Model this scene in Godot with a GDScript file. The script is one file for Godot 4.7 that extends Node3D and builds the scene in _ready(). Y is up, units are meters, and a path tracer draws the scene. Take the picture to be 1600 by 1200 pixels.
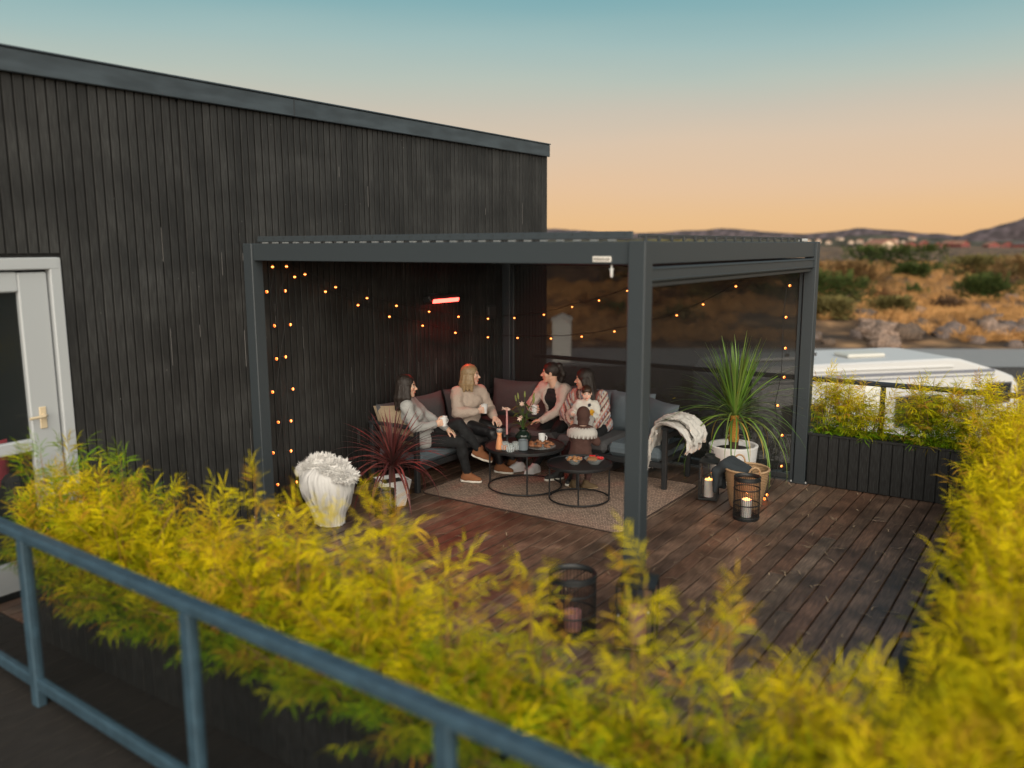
extends Node3D
# A timber-clad house with an aluminium pergola on a raised deck at dusk, friends on an outdoor sofa, bamboo planters and a coastal heath behind.

const PW := 3.858      # pergola: outer width, outer depth, post side, height
const PD := 4.053
const PP := 0.118
const PH := 2.5
const BB := 2.352      # underside of the beams
const GROUND := -3.2   # the yard below the raised deck

var rng := RandomNumberGenerator.new()
var used_names := {}
var mats := {}
var texs := {}
var meshes := {}

func _ready() -> void:
	rng.seed = 20240611
	make_camera()
	make_light()
	make_textures()
	make_landscape()
	make_house()
	make_deck()
	make_pergola()
	make_planters()
	make_railings()
	make_sofas()
	make_tables()
	make_people()
	make_pots()
	make_small_things()
	make_string_lights()
	make_bamboo()

func make_camera() -> void:
	var cam := Camera3D.new()
	cam.name = "camera"
	add_child(cam)
	cam.position = Vector3(6.1438, 2.4723, 4.7856)
	cam.rotation = Vector3(-0.1636, 0.602, -0.0039)
	cam.near = 0.05
	cam.far = 6000.0
	var lens := CameraAttributesPhysical.new()
	lens.frustum_focal_length = 26.188
	lens.frustum_focus_distance = 8.6
	lens.frustum_near = 0.05
	lens.frustum_far = 6000.0
	lens.exposure_aperture = 0.62
	cam.attributes = lens
	cam.fov = 49.23
	cam.current = true

func make_light() -> void:
	var env := Environment.new()
	env.background_mode = Environment.BG_SKY
	env.tonemap_mode = Environment.TONE_MAPPER_LINEAR
	env.tonemap_exposure = 4.0
	env.sdfgi_enabled = true
	env.ssao_enabled = true
	env.ssil_enabled = true
	var sky := Sky.new()
	var sm := PanoramaSkyMaterial.new()
	sm.panorama = sky_picture()
	sm.energy_multiplier = 1.0 / 4.0
	sky.sky_material = sm
	env.sky = sky
	var we := WorldEnvironment.new()
	we.name = "dusk_air"
	we.environment = env
	add_child(we)
	var sun := DirectionalLight3D.new()
	sun.name = "low_soft_sun"
	sun.light_energy = 0.5
	sun.light_angular_distance = 80.0
	sun.light_color = Color(1.0, 0.95, 0.88)
	sun.shadow_enabled = true
	add_child(sun)
	sun.look_at_from_position(Vector3(7.2, 5.0, 8.2), Vector3.ZERO, Vector3.UP)

# Evening air: orange along the horizon, through peach and grey-green to teal overhead.
func sky_picture() -> ImageTexture:
	var keys := [[-90.0, 0.22, 0.17, 0.12], [-1.0, 0.30, 0.20, 0.12], [0.0, 0.82, 0.485, 0.225], [2.0, 0.82, 0.525, 0.27], [4.0, 0.78, 0.545, 0.35], [6.5, 0.70, 0.555, 0.415],
		[8.5, 0.60, 0.54, 0.445], [10.5, 0.48, 0.54, 0.48], [12.5, 0.36, 0.505, 0.495], [14.5, 0.25, 0.44, 0.465], [17.0, 0.16, 0.375, 0.435], [25.0, 0.11, 0.26, 0.36], [50.0, 0.10, 0.21, 0.31], [90.0, 0.09, 0.18, 0.28]]
	var w := 512
	var h := 1024
	var im := Image.create(w, h, false, Image.FORMAT_RGBF)
	var n := FastNoiseLite.new()
	n.seed = 5
	n.frequency = 0.006
	n.fractal_octaves = 4
	for y in h:
		var el := 90.0 - (y + 0.5) / h * 180.0
		for x in w:
			var e := el
			if el > -1.0:
				e = maxf(el + n.get_noise_3d(cos(TAU * x / w) * 160.0, y * 3.2, sin(TAU * x / w) * 160.0) * 0.9, 0.0)
			var k := 0
			while k < keys.size() - 2 and keys[k + 1][0] < e:
				k += 1
			var t := clampf((e - keys[k][0]) / (keys[k + 1][0] - keys[k][0]), 0.0, 1.0)
			# thin veils of high cloud
			if el > 0.0:
				t = clampf(t, 0.0, 1.0)
			im.set_pixel(x, y, Color(lerpf(keys[k][1], keys[k + 1][1], t), lerpf(keys[k][2], keys[k + 1][2], t), lerpf(keys[k][3], keys[k + 1][3], t)))
	return ImageTexture.create_from_image(im)

# ---------------------------------------------------------------- names, things, parts
func numbered(called: String) -> String:
	var k: int = used_names.get(called, 0)
	used_names[called] = k + 1
	return called if k == 0 else "%s_%03d" % [called, k]

func thing(called: String, label: String, category: String, at := Vector3.ZERO, turn := 0.0, group := "") -> Node3D:
	var o := Node3D.new()
	o.name = numbered(called)
	add_child(o, true)
	o.position = at
	o.rotation.y = turn
	o.set_meta("label", label)
	o.set_meta("category", category)
	if group:
		o.set_meta("group", group)
	return o

func setting(called: String, at := Vector3.ZERO) -> Node3D:
	var o := Node3D.new()
	o.name = numbered(called)
	add_child(o, true)
	o.position = at
	o.set_meta("kind", "structure")
	return o

func part(parent: Node3D, called: String, mesh: Mesh, m: Material, at := Vector3.ZERO, rot := Vector3.ZERO, scl := Vector3.ONE) -> MeshInstance3D:
	var o := MeshInstance3D.new()
	o.name = called
	o.mesh = mesh
	o.material_override = m
	o.position = at
	o.rotation = rot
	o.scale = scl
	parent.add_child(o, true)
	return o

func copy_of(o: Node3D, label: String, at: Vector3, turn := 0.0, called := "") -> Node3D:
	var c: Node3D = o.duplicate()
	var base := called
	if base == "":
		base = String(o.name)
		var us := base.rfind("_")
		if us > 0 and base.substr(us + 1).is_valid_int():
			base = base.substr(0, us)
	c.name = numbered(base)
	add_child(c, true)
	c.position = at
	c.rotation.y = turn
	c.set_meta("label", label)
	return c

# ---------------------------------------------------------------- materials
func lin(r: float, g: float, b: float) -> Color:
	return Color(r, g, b).linear_to_srgb()

func noise_tex(called: String, size: int, freq: float, octaves: int, lo: Color, hi: Color, kind := FastNoiseLite.TYPE_SIMPLEX_SMOOTH, sd := 1, mid := 0.5) -> Texture2D:
	var n := FastNoiseLite.new()
	n.noise_type = kind
	n.seed = sd
	n.frequency = freq
	n.fractal_octaves = octaves
	var g := Gradient.new()
	g.set_color(0, lo)
	g.set_color(1, hi)
	g.set_offset(0, mid - 0.35)
	g.set_offset(1, mid + 0.35)
	var t := NoiseTexture2D.new()
	t.width = size
	t.height = size
	t.seamless = true
	t.noise = n
	t.color_ramp = g
	texs[called] = t
	return t

func make_textures() -> void:
	var w := Color.WHITE
	noise_tex("mottle", 256, 0.02, 5, Color(0.62, 0.62, 0.62), w)
	noise_tex("soft", 256, 0.012, 3, Color(0.82, 0.82, 0.82), w, FastNoiseLite.TYPE_SIMPLEX_SMOOTH, 4)
	noise_tex("grain", 512, 0.03, 4, Color(0.5, 0.5, 0.5), w, FastNoiseLite.TYPE_SIMPLEX_SMOOTH, 9)
	noise_tex("wear", 512, 0.022, 5, Color(0.42, 0.40, 0.38), Color(1.0, 1.0, 1.0), FastNoiseLite.TYPE_SIMPLEX_SMOOTH, 13, 0.62)
	noise_tex("timber", 512, 0.022, 4, Color(0.68, 0.67, 0.66), Color(1.0, 1.0, 1.0), FastNoiseLite.TYPE_SIMPLEX_SMOOTH, 29, 0.55)
	noise_tex("knit", 256, 0.12, 2, Color(0.62, 0.62, 0.62), w, FastNoiseLite.TYPE_CELLULAR, 3, 0.4)
	noise_tex("fine", 256, 0.2, 2, Color(0.7, 0.7, 0.7), w, FastNoiseLite.TYPE_SIMPLEX, 21)
	rug_texture()
	noise_tex("stone", 256, 0.03, 6, Color(0.45, 0.43, 0.42), w, FastNoiseLite.TYPE_SIMPLEX, 33)
	noise_tex("heath", 512, 0.016, 6, Color(0.42, 0.42, 0.40), Color(1, 1, 1), FastNoiseLite.TYPE_SIMPLEX, 17)

# coarse flat weave: rows of short stitches, every other row shifted, some darker than others
func rug_texture() -> void:
	var im := Image.create(256, 256, false, Image.FORMAT_RGB8)
	var r := RandomNumberGenerator.new()
	r.seed = 12
	var tone := []
	for k in 32 * 32:
		tone.append(r.randf_range(0.72, 1.0))
	for y in 256:
		for x in 256:
			var row := y / 8
			var col := ((x + (row % 2) * 4) / 8) % 32
			var u := absf(((x + (row % 2) * 4) % 8) / 7.0 - 0.5) * 2.0
			var v := absf((y % 8) / 7.0 - 0.5) * 2.0
			var t: float = tone[row * 32 + col] * (1.0 - 0.45 * maxf(pow(u, 4.0), pow(v, 3.0)))
			im.set_pixel(x, y, Color(t, t, t))
	texs["rugknit"] = ImageTexture.create_from_image(im)

# col is the real (linear) base colour; a texture only varies it
func mat(key: String, col: Color, rough := 0.8, tex := "", scl := Vector3.ONE, bump := 0.0, world := false) -> StandardMaterial3D:
	if mats.has(key):
		return mats[key]
	var m := StandardMaterial3D.new()
	m.resource_name = key
	m.albedo_color = Color(col.r, col.g, col.b).linear_to_srgb()
	m.roughness = rough
	if tex != "":
		m.albedo_texture = texs[tex]
		m.uv1_triplanar = true
		m.uv1_world_triplanar = world
		m.uv1_scale = scl
		if bump > 0.0:
			m.heightmap_enabled = true
			m.heightmap_texture = texs[tex]
			m.heightmap_scale = bump
	mats[key] = m
	return m

func metal(key: String, col: Color, rough := 0.45) -> StandardMaterial3D:
	var m := mat(key, col, rough)
	m.metallic_specular = 0.5
	return m

func glass(key: String, alpha := 0.08, tint := Color(0.9, 0.95, 0.95)) -> StandardMaterial3D:
	if mats.has(key):
		return mats[key]
	var m := StandardMaterial3D.new()
	m.resource_name = key
	m.transparency = BaseMaterial3D.TRANSPARENCY_ALPHA
	m.albedo_color = Color(tint.r, tint.g, tint.b, alpha)
	m.roughness = 0.05
	m.metallic_specular = 0.28
	mats[key] = m
	return m

func glow(key: String, col: Color, energy: float) -> StandardMaterial3D:
	if mats.has(key):
		return mats[key]
	var m := StandardMaterial3D.new()
	m.resource_name = key
	m.albedo_color = col
	m.emission_enabled = true
	m.emission = col
	m.emission_energy_multiplier = energy
	mats[key] = m
	return m

# ---------------------------------------------------------------- mesh building (clockwise faces, normals from the faces)
class Mb:
	var v := PackedVector3Array()
	var i := PackedInt32Array()
	var c := PackedColorArray()
	var colored := false

	func quad(a: int, b: int, cc: int, d: int) -> void:
		i.append_array(PackedInt32Array([a, b, cc, a, cc, d]))

	func flat_quad(a: Vector3, b: Vector3, cc: Vector3, d: Vector3) -> void:
		var n := v.size()
		v.append_array(PackedVector3Array([a, b, cc, d]))
		i.append_array(PackedInt32Array([n, n + 1, n + 2, n, n + 2, n + 3]))

	func flat_tri(a: Vector3, b: Vector3, cc: Vector3) -> void:
		var n := v.size()
		v.append_array(PackedVector3Array([a, b, cc]))
		i.append_array(PackedInt32Array([n, n + 1, n + 2]))

	# chamfered box
	func box(at: Vector3, s: Vector3, bev := 0.0, basis := Basis()) -> void:
		var h := s * 0.5
		if bev <= 0.0:
			for ax in 3:
				for sg in [-1.0, 1.0]:
					var n := Vector3.ZERO
					n[ax] = sg
					var u := Vector3.ZERO
					u[(ax + 1) % 3] = 1.0
					var w := Vector3.ZERO
					w[(ax + 2) % 3] = sg
					var ce := n * h
					flat_quad(at + basis * (ce + (-u - w) * h), at + basis * (ce + (-u + w) * h), at + basis * (ce + (u + w) * h), at + basis * (ce + (u - w) * h))
			return
		var b := minf(bev, minf(h.x, minf(h.y, h.z)) * 0.9)
		var inn := h - Vector3(b, b, b)
		var face := func(ax: int, sg: float) -> Array:
			var n := Vector3.ZERO
			n[ax] = sg * h[ax]
			var u := Vector3.ZERO
			u[(ax + 1) % 3] = inn[(ax + 1) % 3]
			var w := Vector3.ZERO
			w[(ax + 2) % 3] = inn[(ax + 2) % 3] * sg
			return [n - u - w, n - u + w, n + u + w, n + u - w]
		for ax in 3:
			for sg in [-1.0, 1.0]:
				var q: Array = face.call(ax, sg)
				flat_quad(at + basis * q[0], at + basis * q[1], at + basis * q[2], at + basis * q[3])
		# edges
		for ax in 3:
			var a1 := (ax + 1) % 3
			var a2 := (ax + 2) % 3
			for s1 in [-1.0, 1.0]:
				for s2 in [-1.0, 1.0]:
					var p := Vector3.ZERO
					p[a1] = s1 * h[a1]
					p[a2] = s2 * inn[a2]
					var q2 := Vector3.ZERO
					q2[a1] = s1 * inn[a1]
					q2[a2] = s2 * h[a2]
					var e := Vector3.ZERO
					e[ax] = inn[ax]
					if s1 * s2 > 0:
						flat_quad(at + basis * (p - e), at + basis * (p + e), at + basis * (q2 + e), at + basis * (q2 - e))
					else:
						flat_quad(at + basis * (p + e), at + basis * (p - e), at + basis * (q2 - e), at + basis * (q2 + e))
		for sx in [-1.0, 1.0]:
			for sy in [-1.0, 1.0]:
				for sz in [-1.0, 1.0]:
					var k := Vector3(sx, sy, sz)
					var pa := Vector3(h.x, inn.y, inn.z) * k
					var pb := Vector3(inn.x, h.y, inn.z) * k
					var pc := Vector3(inn.x, inn.y, h.z) * k
					if sx * sy * sz > 0:
						flat_tri(at + basis * pa, at + basis * pc, at + basis * pb)
					else:
						flat_tri(at + basis * pa, at + basis * pb, at + basis * pc)

	# tube along points with a radius at each
	func tube(pts: Array, radii: Array, sides := 8, caps := true) -> void:
		var first := v.size()
		var up := Vector3.UP
		var n := pts.size()
		for k in n:
			var d: Vector3 = (pts[mini(k + 1, n - 1)] - pts[maxi(k - 1, 0)])
			d = d.normalized()
			if k == 0 and absf(d.dot(up)) > 0.9:
				up = Vector3.RIGHT
			var x := up.cross(d).normalized()
			var y := d.cross(x).normalized()
			up = y
			var r: float = radii[mini(k, radii.size() - 1)]
			for s in sides:
				var a := TAU * s / sides
				v.append(pts[k] + (x * cos(a) + y * sin(a)) * r)
		for k in n - 1:
			for s in sides:
				var a := first + k * sides + s
				var b := first + k * sides + (s + 1) % sides
				quad(a, a + sides, b + sides, b)
		if caps:
			for e in 2:
				var k := 0 if e == 0 else n - 1
				var ce := v.size()
				v.append(pts[k])
				for s in sides:
					v.append(v[first + k * sides + s])
				for s in sides:
					if e == 0:
						i.append_array(PackedInt32Array([ce, ce + 1 + s, ce + 1 + (s + 1) % sides]))
					else:
						i.append_array(PackedInt32Array([ce, ce + 1 + (s + 1) % sides, ce + 1 + s]))

	# profile of (radius, height) turned round y; a repeated point makes a crease
	func lathe(prof: Array, segs := 24, at := Vector3.ZERO, wob := 0.0, square := 0.0) -> void:
		var first := v.size()
		for k in prof.size():
			for s in segs:
				var a := TAU * s / segs
				var r: float = prof[k].x
				if square > 0.0:
					var q := maxf(absf(cos(a)), absf(sin(a)))
					r = r * lerpf(1.0, 1.0 / q, square)
				if wob > 0.0:
					r *= 1.0 + wob * (sin(a * 5.0 + prof[k].y * 13.0) * 0.6 + sin(a * 9.0 - prof[k].y * 31.0) * 0.4)
				v.append(at + Vector3(cos(a) * r, prof[k].y, sin(a) * r))
		for k in prof.size() - 1:
			for s in segs:
				var a := first + k * segs + s
				var b := first + k * segs + (s + 1) % segs
				quad(a, b, b + segs, a + segs)

	func done() -> ArrayMesh:
		var nn := PackedVector3Array()
		nn.resize(v.size())
		for t in range(0, i.size(), 3):
			var a := i[t]
			var b := i[t + 1]
			var d := i[t + 2]
			var f := (v[d] - v[a]).cross(v[b] - v[a])
			nn[a] += f
			nn[b] += f
			nn[d] += f
		for k in nn.size():
			nn[k] = nn[k].normalized() if nn[k].length_squared() > 1e-20 else Vector3.UP
		var arr := []
		arr.resize(Mesh.ARRAY_MAX)
		arr[Mesh.ARRAY_VERTEX] = v
		arr[Mesh.ARRAY_NORMAL] = nn
		if colored:
			arr[Mesh.ARRAY_COLOR] = c
		arr[Mesh.ARRAY_INDEX] = i
		var m := ArrayMesh.new()
		m.add_surface_from_arrays(Mesh.PRIMITIVE_TRIANGLES, arr)
		return m

func cbox(s: Vector3, bev := 0.004) -> ArrayMesh:
	var key := "b%.4f_%.4f_%.4f_%.4f" % [s.x, s.y, s.z, bev]
	if not meshes.has(key):
		var b := Mb.new()
		b.box(Vector3.ZERO, s, bev)
		meshes[key] = b.done()
	return meshes[key]

func rod(pts: Array, r: float, sides := 8) -> ArrayMesh:
	var b := Mb.new()
	b.tube(pts, [r], sides)
	return b.done()

func cyl(r: float, h: float, segs := 16) -> ArrayMesh:   # standing on y = 0
	var key := "c%.4f_%.4f_%d" % [r, h, segs]
	if not meshes.has(key):
		var b := Mb.new()
		b.lathe([Vector2(0, 0), Vector2(r, 0), Vector2(r, 0), Vector2(r, h), Vector2(r, h), Vector2(0, h)], segs)
		meshes[key] = b.done()
	return meshes[key]

func turned(prof: Array, segs := 24, wob := 0.0, square := 0.0) -> ArrayMesh:
	var b := Mb.new()
	b.lathe(prof, segs, Vector3.ZERO, wob, square)
	return b.done()

func ring(r: float, t: float, segs := 40, sides := 8) -> ArrayMesh:   # a hoop lying flat
	var pts := []
	for k in segs + 1:
		pts.append(Vector3(cos(TAU * k / segs) * r, 0, sin(TAU * k / segs) * r))
	return rod(pts, t, sides)

func fnoise(sd: int, freq: float, oct := 3) -> FastNoiseLite:
	var n := FastNoiseLite.new()
	n.seed = sd
	n.frequency = freq
	n.fractal_octaves = oct
	return n

# ---------------------------------------------------------------- the land behind the house
func land_height(x: float, z: float) -> float:
	var s := -z
	var h := GROUND
	var road := 43.0 + (x + 5.0) * 0.62    # the far edge of the road
	var over := s - road
	if over > 0.0:
		h += minf(over * 0.10, 0.9) + maxf(over - 6.0, 0.0) * 0.012
		var n: float = heath_noise.get_noise_2d(x, z)
		h += n * clampf(over / 25.0, 0.0, 1.0) * 1.5
		h = minf(h, 0.4 + n * 0.6)
	if s < 0.0:
		h = GROUND - 0.05
	return h

var heath_noise := FastNoiseLite.new()

func ico(sd: int, rough: float, flat := 1.0, sub := 2) -> ArrayMesh:
	var sp := SphereMesh.new()
	sp.radial_segments = 8 * sub
	sp.rings = 4 * sub
	sp.radius = 1.0
	sp.height = 2.0
	var n := fnoise(sd, 0.75, 3)
	var a := sp.get_mesh_arrays()
	var b := Mb.new()
	for p in a[Mesh.ARRAY_VERTEX]:
		var k: float = 1.0 + n.get_noise_3dv(p * 1.5) * rough
		var q: Vector3 = p * k
		q.x = clampf(q.x, -0.82, 0.9)
		q.z = clampf(q.z, -0.86, 0.8)
		b.v.append(Vector3(q.x, q.y * flat, q.z))
	b.i = a[Mesh.ARRAY_INDEX]
	return b.done()

func make_landscape() -> void:
	heath_noise.seed = 8
	heath_noise.frequency = 0.018
	heath_noise.fractal_octaves = 4
	# one sheet out to the horizon, finer near the road
	var b := Mb.new()
	var xs := [-4000.0, -2000.0, -900.0, -500.0]
	var x := -300.0
	while x < 200.0:
		xs.append(x)
		x += 4.0
	xs.append_array([200.0, 500.0, 900.0, 2000.0, 4000.0])
	var zs := [3000.0, 800.0, 200.0, 40.0]
	var z := 20.0
	while z > -330.0:
		zs.append(z)
		z -= 2.5 if z > -90.0 else 6.0
	zs.append_array([-400.0, -600.0, -1000.0, -1800.0, -4000.0])
	for zz in zs:
		for xx in xs:
			b.v.append(Vector3(xx, land_height(xx, zz), zz))
	var w := xs.size()
	for r in zs.size() - 1:
		for c in w - 1:
			var a := r * w + c
			b.quad(a, a + w, a + w + 1, a + 1)
	var m := mat("heath", Color(0.42, 0.235, 0.105), 1.0, "heath", Vector3(0.035, 0.035, 0.035), 0.0, true)
	m.detail_enabled = true
	m.detail_blend_mode = BaseMaterial3D.BLEND_MODE_MUL
	m.detail_albedo = texs["stone"]
	var g := MeshInstance3D.new()
	g.name = "ground"
	g.mesh = b.done()
	g.material_override = m
	g.set_meta("kind", "structure")
	add_child(g)
	# gravel yard, then the asphalt road, each a sheet above the other
	sheet("gravel_yard", [Vector2(-40, 6), Vector2(30, 6), Vector2(30, -30), Vector2(14, -47.5), Vector2(-2, -38.0), Vector2(-40, -20)], GROUND + 0.02, mat("gravel", Color(0.10, 0.085, 0.075), 1.0, "stone", Vector3(0.6, 0.6, 0.6), 0.0, true))
	var e0 := func(xx: float) -> float: return -(43.0 + (xx + 5.0) * 0.62)
	sheet("road", [Vector2(-60, e0.call(-60.0) + 8.5), Vector2(60, e0.call(60.0) + 8.5), Vector2(60, e0.call(60.0) + 0.3), Vector2(-60, e0.call(-60.0) + 0.3)], GROUND + 0.06, mat("asphalt", Color(0.34, 0.33, 0.32), 0.75, "fine", Vector3(0.9, 0.9, 0.9), 0.0, true))
	# hills far off; haze is put into the purple-grey of the farthest
	hills("far_hills", 1700.0, [[-1500, 20], [-1150, 44], [-900, 30], [-640, 36], [-500, 25], [-430, 27], [-371, 34], [-312, 29], [-248, 22], [-204, 17], [-163, 30], [-122, 41], [-86, 52], [0, 66], [150, 74], [420, 60], [800, 30]], Color(0.14, 0.105, 0.115))
	hills("wooded_ridge", 900.0, [[-1100, 4], [-700, 10], [-400, 12], [-240, 9], [-190, 12], [-140, 9], [-90, 5], [-40, 6], [80, 8], [300, 8], [700, 4]], Color(0.085, 0.08, 0.055))
	boulders()
	shrubs()
	village()
	motorhome()
	trailer()

func sheet(called: String, poly: Array, y: float, m: Material) -> MeshInstance3D:
	var tri := Geometry2D.triangulate_polygon(PackedVector2Array(poly))
	var b := Mb.new()
	for p in poly:
		b.v.append(Vector3(p.x, y, p.y))
	for k in range(0, tri.size(), 3):
		var p0: Vector3 = b.v[tri[k]]
		var p1: Vector3 = b.v[tri[k + 1]]
		var p2: Vector3 = b.v[tri[k + 2]]
		if (p2 - p0).cross(p1 - p0).y > 0:
			b.i.append_array(PackedInt32Array([tri[k], tri[k + 1], tri[k + 2]]))
		else:
			b.i.append_array(PackedInt32Array([tri[k], tri[k + 2], tri[k + 1]]))
	var o := MeshInstance3D.new()
	o.name = called
	o.mesh = b.done()
	o.material_override = m
	o.set_meta("kind", "structure")
	add_child(o)
	return o

func hills(called: String, dist: float, tops: Array, col: Color) -> void:
	var n := fnoise(int(dist), 0.012, 5)
	var b := Mb.new()
	var cols := 160
	var rows := 6
	var x0: float = tops[0][0]
	var x1: float = tops[tops.size() - 1][0]
	for r in rows:
		for c in cols:
			var x := lerpf(x0, x1, c / float(cols - 1))
			var k := 0
			while k < tops.size() - 2 and tops[k + 1][0] < x:
				k += 1
			var t := smoothstep(0.0, 1.0, (x - tops[k][0]) / (tops[k + 1][0] - tops[k][0]))
			var h := lerpf(tops[k][1], tops[k + 1][1], t)
			var up := sin(PI * 0.5 * r / (rows - 1))
			b.v.append(Vector3(x, -6.0 + (h + 6.0) * up * (1.0 + 0.10 * n.get_noise_2d(x, r * 60.0)) , -dist - r * dist * 0.008))
	for r in rows - 1:
		for c in cols - 1:
			var a := r * cols + c
			b.quad(a, a + cols, a + cols + 1, a + 1)
	var o := MeshInstance3D.new()
	o.name = called
	o.mesh = b.done()
	o.material_override = mat(called, col, 1.0, "heath", Vector3(0.004, 0.008, 0.004), 0.0, true)
	o.set_meta("kind", "structure")
	add_child(o)

func boulders() -> void:
	var shapes := []
	for k in 4:
		shapes.append(ico(40 + k, 0.9, 0.75))
	var tones := [mat("granite_pale", Color(0.40, 0.28, 0.21), 0.95, "stone", Vector3(0.7, 0.7, 0.7)), mat("granite_grey", Color(0.26, 0.20, 0.175), 0.95, "stone", Vector3(0.9, 0.9, 0.9)), mat("granite_brown", Color(0.20, 0.14, 0.10), 0.95, "stone", Vector3(0.8, 0.8, 0.8))]
	var big := [[-3.9, 47.2, 1.5, 0], [-2.4, 48.0, 1.2, 2], [-0.2, 50.0, 1.0, 1], [1.6, 51.5, 1.3, 0], [2.6, 52.0, 1.1, 1], [3.6, 52.6, 1.4, 0], [4.7, 53.4, 1.2, 1]]
	for q in big:
		var o := thing("boulder", "large pale boulder at the foot of the heath beside the road", "boulder", Vector3(q[0], land_height(q[0], -q[1]) + 0.25, -q[1]), rng.randf() * TAU, "large boulders along the road")
		var s: float = q[2] * 0.78
		part(o, "stone", shapes[rng.randi() % 4], tones[q[3]], Vector3.ZERO, Vector3.ZERO, Vector3(s * 1.25, s * 0.75, s))
	for k in 40:
		var x := rng.randf_range(-9.0, 9.0)
		var z := -(43.0 + (x + 5.0) * 0.62) - rng.randf_range(0.4, 5.0) - (rng.randf() * 26.0 if k > 20 else 0.0)
		var o := thing("rock", "small rough rock in the rubble bank beside the road", "rock", Vector3(x, land_height(x, z) + 0.1, z), rng.randf() * TAU, "rocks in the rubble bank")
		var s := rng.randf_range(0.3, 0.75)
		part(o, "stone", shapes[rng.randi() % 4], tones[rng.randi() % 3], Vector3.ZERO, Vector3(0, 0, rng.randf_range(-0.3, 0.3)), Vector3(s * 1.2, s * 0.8, s))
	# rubble heap and kerb stone at the right, near the end of the motorhome
	var heap := Mb.new()
	for k in 420:
		var p := Vector3(rng.randf_range(5.2, 13.0), 0, rng.randf_range(-37.0, -18.0))
		var s := rng.randf_range(0.08, 0.32)
		var bs := Basis.from_euler(Vector3(rng.randf() * 3.0, rng.randf() * 3.0, rng.randf() * 3.0))
		heap.box(Vector3(p.x, GROUND + 0.1 + s * 0.3, p.z), Vector3(s * 1.4, s, s * 1.1), s * 0.25, bs)
	var o := MeshInstance3D.new()
	o.name = "rubble"
	o.mesh = heap.done()
	o.material_override = mat("rubble", Color(0.13, 0.10, 0.085), 1.0, "stone", Vector3(1.4, 1.4, 1.4))
	o.set_meta("kind", "stuff")
	o.set_meta("label", "dark broken rubble spread beside the white motorhome")
	o.set_meta("category", "rubble")
	add_child(o)
	var kb := thing("kerb_stone", "long pale concrete kerb lying across the rubble by the motorhome", "kerb", Vector3(7.2, GROUND + 0.35, -29.5), 0.95)
	part(kb, "concrete", cbox(Vector3(7.0, 0.3, 0.45), 0.03), mat("concrete", Color(0.30, 0.28, 0.25), 0.9, "stone", Vector3(1, 1, 1)))

# a spray: a twig with narrow drooping leaves
func spray(sd: int, leaves: int, leaf_l: float, leaf_w: float, twig: float, droop: float) -> ArrayMesh:
	var r := RandomNumberGenerator.new()
	r.seed = sd
	var b := Mb.new()
	for k in leaves:
		var t := (k + 0.6) / leaves
		var root := Vector3(0, twig * t * 0.35, twig * t)
		var side := 1.0 if k % 2 == 0 else -1.0
		var out := Vector3(side * r.randf_range(0.45, 1.1), r.randf_range(-0.5, 0.45), r.randf_range(0.3, 1.0)).normalized()
		if k == leaves - 1:
			out = Vector3(0.1, 0.25, 1).normalized()
		var l := leaf_l * r.randf_range(0.65, 1.15)
		var w := leaf_w * r.randf_range(0.7, 1.1)
		var acr := out.cross(Vector3.UP).normalized().rotated(out, r.randf_range(-0.9, 0.9))
		var p := root
		var n := b.v.size()
		var wid := [0.25, 1.0, 0.8, 0.0]
		var d := out
		for s in 4:
			b.v.append(p - acr * w * 0.5 * wid[s])
			if s < 3:
				b.v.append(p + acr * w * 0.5 * wid[s])
			p += d * l / 3.0
			d = (d + Vector3(0, -droop * (0.35 + 0.4 * s), 0)).normalized()
		b.quad(n, n + 2, n + 3, n + 1)
		b.quad(n + 2, n + 4, n + 5, n + 3)
		b.i.append_array(PackedInt32Array([n + 4, n + 6, n + 5]))
	return b.done()

func leaf_mat(key: String, back: Color, rough := 0.55) -> StandardMaterial3D:
	if mats.has(key):
		return mats[key]
	var m := StandardMaterial3D.new()
	m.resource_name = key
	m.albedo_color = Color.WHITE
	m.vertex_color_use_as_albedo = true
	m.roughness = rough
	m.metallic_specular = 0.2
	m.backlight_enabled = true
	m.backlight = back
	m.cull_mode = BaseMaterial3D.CULL_DISABLED
	mats[key] = m
	return m

func multi(parent: Node3D, called: String, mesh: Mesh, m: Material, places: Array, cols: Array) -> void:
	var mm := MultiMesh.new()
	mm.transform_format = MultiMesh.TRANSFORM_3D
	mm.use_colors = true
	mm.mesh = mesh
	mm.instance_count = places.size()
	for k in places.size():
		mm.set_instance_transform(k, places[k])
		mm.set_instance_color(k, cols[k])
	var o := MultiMeshInstance3D.new()
	o.name = called
	o.multimesh = mm
	o.material_override = m
	o.set_meta("kind", "stuff")
	parent.add_child(o, true)

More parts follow.
